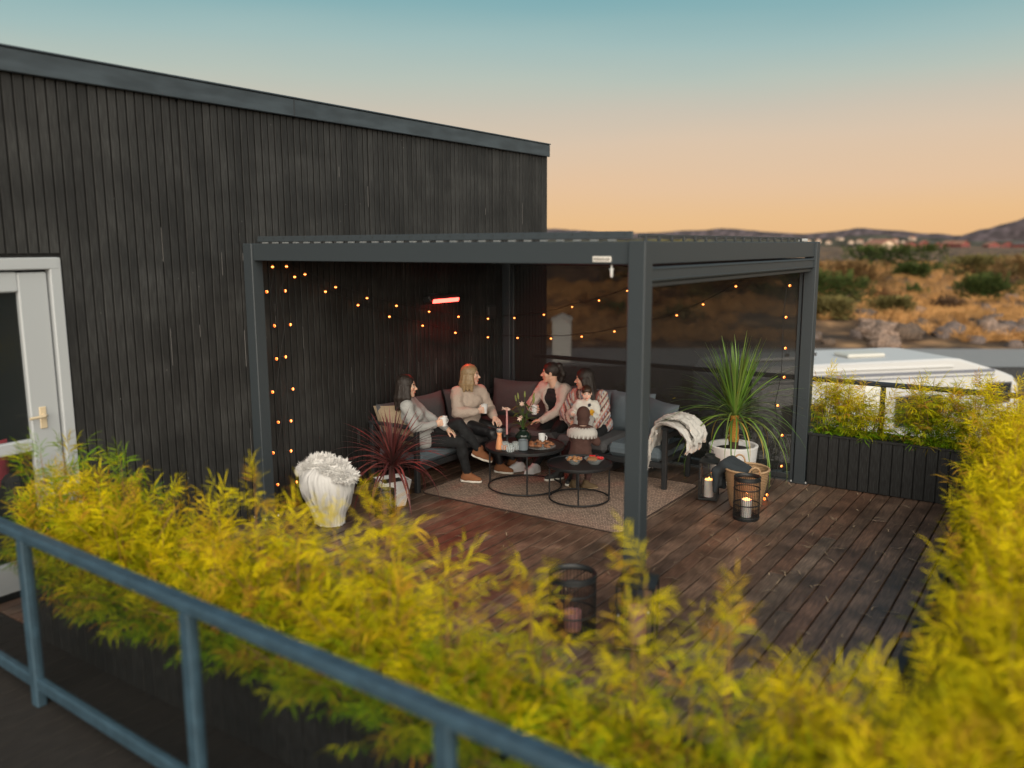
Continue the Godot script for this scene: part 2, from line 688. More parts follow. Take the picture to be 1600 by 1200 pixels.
func shrubs() -> void:
	var sp := spray(77, 14, 0.30, 0.07, 0.5, 0.25)
	var lm := leaf_mat("shrub_leaves", Color(0.25, 0.25, 0.25), 0.8)
	var stem := mat("shrub_stem", Color(0.08, 0.055, 0.04), 0.9)
	# x, distance, radius, height, tone (0 dark green, 1 brown, 2 olive)
	var list := [[-10.5, 62.0, 2.6, 2.4, 0, "dark green bush at the left edge of the heath"], [-16.0, 90.0, 4.0, 2.2, 1, "brown bushy thicket beyond the left of the heath"], [-11.5, 104.0, 1.6, 1.3, 0, "dark evergreen bush in front of the pale gabled house"], [-4.0, 112.0, 4.6, 2.0, 2, "broad olive thicket in the middle of the heath"], [2.5, 100.0, 4.4, 2.0, 1, "brown scrub below the red row houses"],
		[-1.0, 76.0, 2.0, 1.8, 0, "small round green bush on the middle of the slope"], [6.0, 84.0, 2.6, 1.6, 1, "brown bush at the right edge of the heath"], [9.0, 70.0, 2.2, 1.4, 1, "dry brown shrub above the pale boulders"], [-5.0, 57.0, 1.3, 0.8, 2, "olive shrub behind the boulders on the left"],
		[-7.6, 52.0, 1.5, 1.0, 2, "olive shrub nearest the pergola corner"], [-22.0, 70.0, 5.0, 3.0, 1, "brown scrub seen faintly through the mesh screen"], [-32.0, 80.0, 6.0, 3.4, 2, "olive scrub seen through the left part of the mesh screen"], [5.0, 130.0, 6.0, 2.4, 2, "distant olive thicket in front of the ridge"], [-18.0, 130.0, 6.0, 2.2, 0, "distant dark thicket below the hills on the left"]]
	for q in list:
		var at := Vector3(q[0], land_height(q[0], -q[1]) - 0.1, -q[1])
		var o := thing("shrub", q[5], "shrub", at)
		var places := []
		var cols := []
		var lobes := []
		for k in 7:
			lobes.append(Vector3(rng.randf_range(-0.75, 0.75) * q[2], rng.randf_range(0.35, 0.85) * q[3], rng.randf_range(-0.5, 0.5) * q[2]))
		for k in 620:
			var lo: Vector3 = lobes[rng.randi() % 7]
			var d := Vector3(rng.randfn(), rng.randfn() * 0.7, rng.randfn()).normalized()
			var p: Vector3 = lo + d * q[2] * rng.randf_range(0.2, 0.55)
			if p.y < 0.05:
				p.y = rng.randf() * q[3] * 0.4
			p.y = minf(p.y, q[3])
			var bs := Basis.looking_at(-(d + Vector3(0, 0.5, 0)).normalized(), Vector3(0.1, 1, 0.2)).scaled(Vector3.ONE * rng.randf_range(0.7, 1.4) * (0.55 + q[2] * 0.16))
			places.append(Transform3D(bs, p))
			var v := rng.randf_range(0.6, 1.25)
			cols.append([Color(0.055, 0.075, 0.02), Color(0.20, 0.12, 0.05), Color(0.15, 0.125, 0.045)][q[4]] * v)
		multi(o, "foliage", sp, lm, places, cols)
		var st := Mb.new()
		for k in 4:
			var lo: Vector3 = lobes[k]
			st.tube([Vector3(lo.x * 0.15, 0, lo.z * 0.15), lo * Vector3(0.6, 0.55, 0.6), lo], [0.09, 0.06, 0.03], 5)
		part(o, "stem", st.done(), stem)
	# small dark bushes dotted over the slope
	for k in 44:
		var x := rng.randf_range(-26.0, 12.0)
		var s := 43.0 + (x + 5.0) * 0.62 + rng.randf_range(7.0, 85.0)
		var r := rng.randf_range(0.4, 1.3)
		var o := thing("small_shrub", "small low shrub dotted on the orange heath beyond the road", "shrub", Vector3(x, land_height(x, -s), -s), 0.0, "small shrubs scattered over the heath")
		var pl := []
		var cl := []
		var tone: Color = [Color(0.05, 0.07, 0.02), Color(0.17, 0.09, 0.04), Color(0.12, 0.10, 0.035), Color(0.10, 0.06, 0.035)][k % 4]
		for j in 90:
			var d := Vector3(rng.randfn(), absf(rng.randfn()) * 0.5, rng.randfn() * 0.8) * r * 0.6
			pl.append(Transform3D(Basis.from_euler(Vector3(rng.randf_range(-1.6, -0.2), rng.randf() * TAU, 0)).scaled(Vector3.ONE * rng.randf_range(0.7, 1.3)), d))
			cl.append(tone * rng.randf_range(0.7, 1.3))
		multi(o, "foliage", sp, lm, pl, cl)
	# knee-high heather over the slope
	var places := []
	var cols := []
	var tuft := spray(78, 16, 0.42, 0.022, 0.22, 0.22)
	for k in 16000:
		var x := rng.randf_range(-45.0, 14.0)
		var s := 43.0 + (x + 5.0) * 0.62 + 2.0 + pow(rng.randf(), 1.6) * 110.0
		var y := land_height(x, -s)
		if heath_noise.get_noise_2d(x * 2.0, s * 2.0) < -0.18:
			continue
		var bs := Basis.from_euler(Vector3(-1.2 + rng.randf_range(-0.4, 0.4), rng.randf() * TAU, 0)).scaled(Vector3.ONE * rng.randf_range(0.7, 1.7))
		places.append(Transform3D(bs, Vector3(x, y, -s)))
		var t := heath_noise.get_noise_2d(x * 3.0 + 90.0, s * 3.0) * 0.5 + 0.5
		cols.append(Color(0.56, 0.29, 0.105).lerp(Color(0.26, 0.15, 0.06), t * t) * rng.randf_range(0.75, 1.2))
	var grass := Node3D.new()
	grass.name = "heather"
	grass.set_meta("kind", "stuff")
	grass.set_meta("label", "russet heather and dry grass over the slope beyond the road")
	grass.set_meta("category", "heather")
	add_child(grass)
	multi(grass, "tufts", tuft, lm, places, cols)

func gable_house(label: String, at: Vector3, turn: float, s: Vector3, wall: Material, roof: Material, group := "", peak := 0.75) -> void:
	var o := thing("village_house", label, "house", at, turn, group)
	var b := Mb.new()
	var h := s * 0.5
	b.box(Vector3(0, s.y * 0.5, 0), s)
	b.flat_tri(Vector3(-h.x, s.y, h.z), Vector3(0, s.y * (1.0 + peak), h.z), Vector3(h.x, s.y, h.z))
	b.flat_tri(Vector3(h.x, s.y, -h.z), Vector3(0, s.y * (1.0 + peak), -h.z), Vector3(-h.x, s.y, -h.z))
	part(o, "wall", b.done(), wall)
	var r := Mb.new()
	var sl := Vector2(h.x, s.y * peak)
	for sg in [-1.0, 1.0]:
		var ang: float = atan2(sl.y, sl.x) * sg
		r.box(Vector3(-sg * h.x * 0.53, s.y * (1.0 + peak * 0.5) + 0.08, 0), Vector3(sl.length() * 1.12, 0.16, s.z * 1.1), 0.0, Basis(Vector3(0, 0, 1), ang))
	part(o, "roof", r.done(), roof)
	for k in (2 if s.y > 1.3 and peak > 0.2 else 0):
		part(o, "window", cbox(Vector3(s.x * 0.16, s.y * 0.3, 0.06), 0.0), mat("far_window", Color(0.03, 0.035, 0.04), 0.2), Vector3((k - 0.5) * s.x * 0.45, s.y * 0.55, h.z + 0.02))

func village() -> void:
	var red := mat("red_paint", Color(0.20, 0.055, 0.045), 0.8)
	var cream := mat("cream_paint", Color(0.62, 0.46, 0.33), 0.8)
	var white := mat("white_house", Color(0.50, 0.38, 0.29), 0.8)
	var tile := mat("roof_tile", Color(0.30, 0.14, 0.09), 0.9)
	var dark := mat("roof_slate", Color(0.10, 0.085, 0.08), 0.9)
	gable_house("pale gabled house alone at the edge of the heath", Vector3(-42.5, -0.6, -245.0), 0.75, Vector3(6.8, 2.4, 8), cream, tile)
	for k in 6:
		gable_house("red wooden row house below the middle of the hills", Vector3(-95.0 + k * 7.0 + rng.randf_range(-1, 1), rng.randf_range(-1.5, 0.0), -560.0 - rng.randf() * 12.0), rng.randf_range(0.0, 1.6), Vector3(6.0, rng.randf_range(2.6, 3.4), 8), red, tile if k % 3 else dark, "red row houses below the middle of the hills", 0.55)
	for k in 8:
		gable_house("red wooden row house at the right end of the village", Vector3(-42.0 + k * 7.5 + rng.randf_range(-1, 1), rng.randf_range(-1.5, 0.0), -540.0 - rng.randf() * 12.0), rng.randf_range(0.0, 1.6), Vector3(6.2, rng.randf_range(2.6, 3.2), 8), red, dark if k % 3 else tile, "red row houses at the right end of the village", 0.5)
	for k in 11:
		var x := -238.0 + k * 10.0 + rng.randf_range(-3, 3)
		gable_house("small white house scattered on the wooded ridge", Vector3(x, 2.0 + rng.randf_range(0.0, 5.0), -897.0 - rng.randf() * 4.0), rng.randf_range(-0.6, 0.6), Vector3(5, 2.2, 6), white, tile if k % 3 else dark, "small white houses on the ridge")
	# white boathouse whose gable shows through the mesh screen beside the corner of the black house
	gable_house("narrow white shed seen through the mesh screen", Vector3(-15.1, -3.3, -30.5), 0.5, Vector3(0.9, 2.1, 0.9), mat("white_shed", Color(0.78, 0.76, 0.7), 0.8), mat("white_shed_roof", Color(0.6, 0.58, 0.54), 0.8), "", 0.1)

func motorhome() -> void:
	# local x runs along the body, +x towards its far end (right in the picture), +z its near side
	var o := thing("motorhome", "white motorhome with a blue stripe parked below the back railing", "motorhome", Vector3(1.55, GROUND, -16.35), atan2(3.35, 3.15))
	var white := mat("camper_white", Color(0.50, 0.50, 0.495), 0.55)
	o.scale.y = 1.05
	# body outline extruded across: rounded front that slopes down
	var pts := PackedVector2Array([Vector2(-3.6, 0.45), Vector2(-3.6, 2.55), Vector2(-3.45, 2.78), Vector2(-3.0, 2.86), Vector2(1.75, 2.90), Vector2(2.1, 2.88), Vector2(3.3, 2.55), Vector2(3.6, 2.44), Vector2(3.76, 2.26), Vector2(3.84, 1.9), Vector2(3.86, 0.45)])
	var body := Mb.new()
	var hw := 1.12
	var prof := [[-hw, 0.05], [-hw + 0.03, 0.0], [hw - 0.03, 0.0], [hw, 0.05]]
	var cen := Vector2(0, 1.6)
	for k in pts.size():
		var p0 := pts[k]
		var p1 := pts[(k + 1) % pts.size()]
		body.flat_quad(Vector3(p0.x, p0.y, -hw + 0.05), Vector3(p1.x, p1.y, -hw + 0.05), Vector3(p1.x, p1.y, hw - 0.05), Vector3(p0.x, p0.y, hw - 0.05))
		for sg in [-1.0, 1.0]:
			var q0 := p0 + (cen - p0).normalized() * 0.07
			var q1 := p1 + (cen - p1).normalized() * 0.07
			if sg > 0:
				body.flat_quad(Vector3(p0.x, p0.y, hw - 0.05), Vector3(p1.x, p1.y, hw - 0.05), Vector3(q1.x, q1.y, hw), Vector3(q0.x, q0.y, hw))
			else:
				body.flat_quad(Vector3(p1.x, p1.y, -hw + 0.05), Vector3(p0.x, p0.y, -hw + 0.05), Vector3(q0.x, q0.y, -hw), Vector3(q1.x, q1.y, -hw))
	var inner := PackedVector2Array()
	for p in pts:
		inner.append(p + (cen - p).normalized() * 0.07)
	var tri := Geometry2D.triangulate_polygon(inner)
	for sg in [-1.0, 1.0]:
		for k in range(0, tri.size(), 3):
			var a := Vector3(inner[tri[k]].x, inner[tri[k]].y, hw * sg)
			var c := Vector3(inner[tri[k + 1]].x, inner[tri[k + 1]].y, hw * sg)
			var d := Vector3(inner[tri[k + 2]].x, inner[tri[k + 2]].y, hw * sg)
			if ((d - a).cross(c - a)).z * sg > 0:
				body.flat_tri(a, c, d)
			else:
				body.flat_tri(a, d, c)
	part(o, "body", body.done(), white)
	var stripe := mat("camper_stripe", Color(0.16, 0.17, 0.20), 0.4)
	part(o, "stripe", cbox(Vector3(6.5, 0.07, 0.012), 0.0), stripe, Vector3(-0.2, 2.60, hw + 0.006))
	part(o, "stripe", cbox(Vector3(6.5, 0.03, 0.012), 0.0), stripe, Vector3(-0.2, 2.50, hw + 0.006))
	part(o, "drip_rail", cbox(Vector3(5.4, 0.05, 0.05), 0.01), mat("camper_grey", Color(0.55, 0.55, 0.54), 0.4), Vector3(-0.8, 2.73, hw + 0.01))
	var dark := mat("camper_window", Color(0.02, 0.022, 0.025), 0.08)
	var rim := mat("camper_rim", Color(0.05, 0.05, 0.05), 0.5)
	for q in [[3.2, 2.08, 0.62, 0.40], [1.05, 1.75, 1.15, 0.62], [-1.9, 1.7, 1.0, 0.55]]:
		var f := part(o, "window", cbox(Vector3(q[2] + 0.08, q[3] + 0.08, 0.02), 0.008), rim, Vector3(q[0], q[1], hw + 0.01))
		part(f, "pane", cbox(Vector3(q[2], q[3], 0.012), 0.004), dark, Vector3(0, 0, 0.012))
	part(o, "door", cbox(Vector3(0.66, 1.75, 0.02), 0.01), mat("camper_door", Color(0.66, 0.66, 0.62), 0.4), Vector3(-0.35, 1.5, hw + 0.01))
	# roof hatch, vents and skylight row
	part(o, "roof_hatch", cbox(Vector3(1.0, 0.09, 0.6), 0.03), mat("hatch", Color(0.52, 0.51, 0.46), 0.5), Vector3(0.1, 2.93, 0.15))
	part(o, "roof_rack", cbox(Vector3(1.5, 0.07, 0.5), 0.02), mat("camper_grey", Color(0.5, 0.5, 0.5)), Vector3(-2.2, 2.92, 0.2))
	for k in 3:
		part(o, "roof_vent", cyl(0.05, 0.07, 10), rim, Vector3(-1.9 + k * 0.35, 2.955, 0.32))
	for sx in [-2.2, 2.3]:
		for sz in [-1.0, 1.0]:
			var wl := part(o, "wheel", cyl(0.34, 0.22, 20), mat("tyre", Color(0.02, 0.02, 0.02), 0.9), Vector3(sx, 0.34, sz * 0.92 + 0.11), Vector3(-PI / 2, 0, 0))
			part(wl, "rim", cyl(0.19, 0.23, 14), mat("wheel_rim", Color(0.45, 0.45, 0.45), 0.4), Vector3(0, -0.005, 0))
	part(o, "bumper", cbox(Vector3(0.14, 0.3, 2.1), 0.03), mat("camper_grey", Color(0.5, 0.5, 0.5)), Vector3(3.9, 0.55, 0))

func trailer() -> void:
	var o := thing("flatbed_trailer", "white framed flatbed trailer parked in front of the motorhome", "trailer", Vector3(3.35, GROUND, -10.2), 0.78)
	var fr := mat("trailer_white", Color(0.72, 0.71, 0.68), 0.5)
	var bed := mat("trailer_bed", Color(0.03, 0.03, 0.032), 0.8)
	for s in [-1.0, 1.0]:
		part(o, "side_rail", cbox(Vector3(2.4, 0.3, 0.16), 0.02), fr, Vector3(0, 0.85, s * 0.75))
	for k in 4:
		part(o, "cross_rail", cbox(Vector3(0.14, 0.16, 1.36), 0.02), fr, Vector3(-1.1 + k * 0.73, 0.88, 0))
	part(o, "bed", cbox(Vector3(2.2, 0.04, 1.34), 0.0), bed, Vector3(0, 0.74, 0))
	for s in [-1.0, 1.0]:
		part(o, "wheel", cyl(0.3, 0.2, 18), mat("tyre", Color(0.02, 0.02, 0.02), 0.9), Vector3(-0.2, 0.3, s * 0.93 + 0.1), Vector3(-PI / 2, 0, 0))
	part(o, "drawbar", cbox(Vector3(1.3, 0.1, 0.1), 0.01), fr, Vector3(1.8, 0.62, 0))

# ---------------------------------------------------------------- the black house
func make_house() -> void:
	var o := thing("timber_house", "black timber-clad house with flat metal-edged roof behind the pergola", "house")
	var core := mat("wall_core", Color(0.012, 0.012, 0.012), 0.95)
	var b := Mb.new()
	# shell with the door opening z 1.66..2.72, y 0..2.36 and a small room behind it
	b.box(Vector3(-3.022, 0.21, -1.695), Vector3(6.0, 6.82, 6.65))
	b.box(Vector3(-3.022, 0.21, 5.46), Vector3(6.0, 6.82, 5.4))
	b.box(Vector3(-3.022, 3.0, 2.195), Vector3(6.0, 1.24, 1.13))
	b.box(Vector3(-3.022, -1.64, 2.195), Vector3(6.0, 3.12, 1.13))
	b.box(Vector3(-3.9, 1.15, 2.195), Vector3(4.24, 2.46, 1.13))
	part(o, "wall", b.done(), core)
	# cladding, each board by itself
	var tones := []
	for k in 5:
		var t := 0.050 + 0.006 * k
		var m := mat("clad_%d" % k, Color(t * 0.66, t * 0.67, t * 0.65), 0.72, "timber", Vector3(4.0 + k, 0.5, 4.0 + k), 0.05, true)
		patchy(m)
		tones.append(m)
	var pitch := 0.0742
	var z := -5.02 + pitch * 0.5
	var n := 0
	while z < 4.2:
		var y0 := 0.012
		if z > 1.56 and z < 2.82:
			y0 = 2.43
		var y1 := 3.655
		var gap := 0.0125
		if n % 29 == 17:
			gap = 0.022
		var m := part(o, "board", cbox(Vector3(0.021, y1 - y0, pitch - gap), 0.0025), tones[rng.randi() % 5], Vector3(-0.0105 + rng.randf_range(-0.0025, 0.0015), (y0 + y1) * 0.5, z + rng.randf_range(-0.001, 0.001)))
		if n % 29 == 17:
			m.position.x -= 0.006
		z += pitch
		n += 1
	# pale scratches and drips on the boards
	var sc := Mb.new()
	for k in 26:
		var l := rng.randf_range(0.06, 0.34)
		sc.box(Vector3(0.0015, rng.randf_range(0.5, 3.5), rng.randf_range(-4.9, 1.4)), Vector3(0.003, l, rng.randf_range(0.002, 0.0045)))
	for k in 60:
		sc.box(Vector3(0.0015, rng.randf_range(0.3, 3.6), rng.randf_range(-4.9, 1.4)), Vector3(0.003, rng.randf_range(0.004, 0.012), rng.randf_range(0.003, 0.006)))
	part(o, "scratches", sc.done(), mat("chalk", Color(0.13, 0.125, 0.12), 0.9)).set_meta("kind", "stuff")
	# metal fascia and roof
	var fas := mat("fascia", Color(0.050, 0.066, 0.078), 0.5, "soft", Vector3(0.6, 3.0, 0.6), 0.0, true)
	part(o, "fascia", cbox(Vector3(0.03, 0.155, 9.3), 0.006), fas, Vector3(0.03, 3.715, -0.36))
	part(o, "fascia_lip", cbox(Vector3(0.045, 0.014, 9.3), 0.004), fas, Vector3(0.036, 3.80, -0.36))
	part(o, "fascia_joint", cbox(Vector3(0.004, 0.15, 0.012), 0.0), mat("joint", Color(0.03, 0.035, 0.04), 0.6), Vector3(0.0475, 3.715, -0.62))
	part(o, "roof", cbox(Vector3(6.1, 0.1, 13.3), 0.0), mat("roof_felt", Color(0.05, 0.05, 0.05), 0.95), Vector3(-3.035, 3.73, 1.64))
	# white glazed door in a wide white casing
	var white := mat("door_paint", Color(0.36, 0.38, 0.39), 0.5)
	var dr := Node3D.new()
	dr.name = "door"
	o.add_child(dr, true)
	dr.position = Vector3(-0.03, 0, 0)
	part(dr, "casing", cbox(Vector3(0.075, 2.40, 0.085), 0.008), white, Vector3(0.005, 1.2, 1.635))
	part(dr, "casing", cbox(Vector3(0.075, 0.085, 1.18), 0.008), white, Vector3(0.007, 2.36, 2.2))
	part(dr, "casing", cbox(Vector3(0.075, 2.40, 0.085), 0.008), white, Vector3(0.005, 1.2, 2.77))
	part(dr, "stile", cbox(Vector3(0.055, 2.28, 0.205), 0.01), white, Vector3(-0.012, 1.16, 1.79))
	part(dr, "stile", cbox(Vector3(0.055, 2.28, 0.12), 0.01), white, Vector3(-0.012, 1.16, 2.66))
	part(dr, "rail", cbox(Vector3(0.053, 0.14, 0.72), 0.01), white, Vector3(-0.012, 2.235, 2.25))
	part(dr, "rail", cbox(Vector3(0.053, 0.09, 0.72), 0.01), white, Vector3(-0.012, 1.07, 2.25))
	part(dr, "rail", cbox(Vector3(0.053, 0.22, 0.72), 0.01), white, Vector3(-0.012, 0.14, 2.25))
	part(dr, "pane", cbox(Vector3(0.012, 1.06, 0.70), 0.0), glass("door_glass", 0.04, Color(0.4, 0.45, 0.45)), Vector3(-0.015, 1.64, 2.25))
	part(dr, "pane", cbox(Vector3(0.012, 0.78, 0.70), 0.0), glass("door_glass", 0.04, Color(0.4, 0.45, 0.45)), Vector3(-0.015, 0.64, 2.25))
	var hd := Mb.new()
	hd.box(Vector3(0.02, 1.26, 1.81), Vector3(0.012, 0.16, 0.05), 0.005)
	hd.tube([Vector3(0.025, 1.28, 1.81), Vector3(0.07, 1.28, 1.81), Vector3(0.078, 1.278, 1.83), Vector3(0.078, 1.275, 1.93)], [0.011], 8)
	part(dr, "handle", hd.done(), mat("brass", Color(0.55, 0.45, 0.30), 0.35))
	# what shows through the pane: pale curtain, a dark armchair with a red cushion
	var cur := Mb.new()
	for k in 24:
		var z0 := 1.68 + k * 0.043
		cur.flat_quad(Vector3(-1.2 + 0.03 * (k % 2), 2.3, z0), Vector3(-1.2 + 0.03 * ((k + 1) % 2), 2.3, z0 + 0.043), Vector3(-1.2 + 0.03 * ((k + 1) % 2), 0.05, z0 + 0.043), Vector3(-1.2 + 0.03 * (k % 2), 0.05, z0))
	var c := thing("curtain", "pale grey curtain seen behind the glass of the white door", "curtain")
	part(c, "drape", cur.done(), mat("curtain_cloth", Color(0.42, 0.44, 0.42), 0.9))
	var ch := thing("armchair", "dark armchair behind the glass of the white door", "armchair", Vector3(-0.72, -0.08, 2.18), PI / 2)
	var dk := mat("armchair_cloth", Color(0.02, 0.02, 0.02), 0.9)
	part(ch, "seat", cbox(Vector3(0.7, 0.3, 0.5), 0.05), dk, Vector3(0, 0.35, 0))
	part(ch, "backrest", cbox(Vector3(0.7, 0.8, 0.16), 0.06), dk, Vector3(0, 0.8, -0.25))
	for s in [-1.0, 1.0]:
		part(ch, "arm", cbox(Vector3(0.13, 0.36, 0.5), 0.04), dk, Vector3(s * 0.34, 0.66, 0.02))
		part(ch, "leg", cbox(Vector3(0.05, 0.2, 0.05), 0.0), dk, Vector3(s * 0.28, 0.1, 0.1))
	var cu := thing("red_cushion", "dark red cushion on the armchair behind the door glass", "cushion", Vector3(-0.62, 0.62, 2.0), PI / 2)
	part(cu, "cover", cushion(0.4, 0.4, 0.14), mat("red_cloth", Color(0.30, 0.03, 0.045), 0.9), Vector3(0, 0.2, 0))

# slow changes of tone over a whole wall or floor, as weather leaves them
func patchy(m: StandardMaterial3D) -> void:
	m.detail_enabled = true
	m.detail_blend_mode = BaseMaterial3D.BLEND_MODE_MUL
	m.detail_uv_layer = BaseMaterial3D.DETAIL_UV_2
	m.detail_albedo = texs["mottle"]
	m.uv2_triplanar = true
	m.uv2_world_triplanar = true
	m.uv2_scale = Vector3(0.37, 0.29, 0.37)

# ---------------------------------------------------------------- the deck
func make_deck() -> void:
	var o := setting("deck")
	part(o, "joists", cbox(Vector3(7.4, 0.06, 11.4), 0.0), mat("deck_gap", Color(0.008, 0.007, 0.006), 1.0), Vector3(3.705, -0.062, 0.9))
	part(o, "storey_wall", cbox(Vector3(7.3, 3.1, 11.2), 0.0), mat("storey_wall", Color(0.04, 0.04, 0.04), 0.9), Vector3(3.66, -1.65, 0.9))
	var tones := []
	var cols := [Color(0.085, 0.058, 0.046), Color(0.10, 0.068, 0.053), Color(0.075, 0.053, 0.044), Color(0.115, 0.08, 0.064), Color(0.092, 0.056, 0.042), Color(0.10, 0.078, 0.066)]
	for k in cols.size():
		var c: Color = cols[k]
		var m := mat("plank_%d" % k, Color(c.r * 2.95, c.g * 2.65, c.b * 2.25), 0.46, "timber", Vector3(4.2 + 0.5 * k, 4.2 + 0.5 * k, 0.42), 0.25, true)
		patchy(m)
		tones.append(m)
	var shade := mat("shaded_plank", Color(0.022, 0.018, 0.015), 0.8, "timber", Vector3(4.5, 4.5, 0.5), 0.2, true)  # deck boards beyond the planter, the shade there put into their near-black colour
	var x := 0.075
	var row := 0
	while x < 7.4:
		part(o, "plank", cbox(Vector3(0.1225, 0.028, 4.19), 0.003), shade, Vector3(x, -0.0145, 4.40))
		var cuts := [-4.72]
		var s: float = -4.72 + [1.5, 3.3, 2.4, 4.0][row % 4] + rng.randf_range(-0.2, 0.2)
		while s < 2.1:
			cuts.append(s)
			s += 3.6
		cuts.append(2.30)
		for k in cuts.size() - 1:
			var l: float = cuts[k + 1] - cuts[k] - 0.004
			part(o, "plank", cbox(Vector3(0.119, 0.028, l), 0.004), tones[rng.randi() % tones.size()], Vector3(x, -0.014 + rng.randf_range(-0.0015, 0.0), (cuts[k] + cuts[k + 1]) * 0.5))
		x += 0.13
		row += 1
	# bits of dry leaf and twig scattered on the boards
	var b := Mb.new()
	for k in 260:
		var px := rng.randf_range(1.6, 5.25)
		var pz := rng.randf_range(-3.9, 1.3)
		if rng.randf() < 0.6:
			px = rng.randf_range(3.2, 5.25)
		if px > 0.7 and px < 2.98 and pz < -1.45:
			continue
		var a := rng.randf() * TAU
		var d := Vector3(cos(a), 0, sin(a))
		var q := Vector3(-d.z, 0, d.x)
		var l := rng.randf_range(0.02, 0.065)
		var w := rng.randf_range(0.002, 0.005)
		var p := Vector3(px, 0.006, pz)
		var cv := q * l * rng.randf_range(-0.4, 0.4)
		b.flat_quad(p - d * l + q * w, p + cv + q * w + Vector3(0, 0.008, 0), p + cv - q * w + Vector3(0, 0.008, 0), p - d * l - q * w)
		b.flat_quad(p + cv + q * w + Vector3(0, 0.008, 0), p + d * l + q * w * 0.3, p + d * l - q * w * 0.3, p + cv - q * w + Vector3(0, 0.008, 0))
	var lf := MeshInstance3D.new()
	lf.name = "leaf_litter"
	lf.mesh = b.done()
	lf.material_override = mat("litter", Color(0.30, 0.22, 0.14), 0.9)
	lf.set_meta("kind", "stuff")
	lf.set_meta("label", "pale dry leaf bits scattered over the deck boards")
	lf.set_meta("category", "leaf litter")
	add_child(lf)

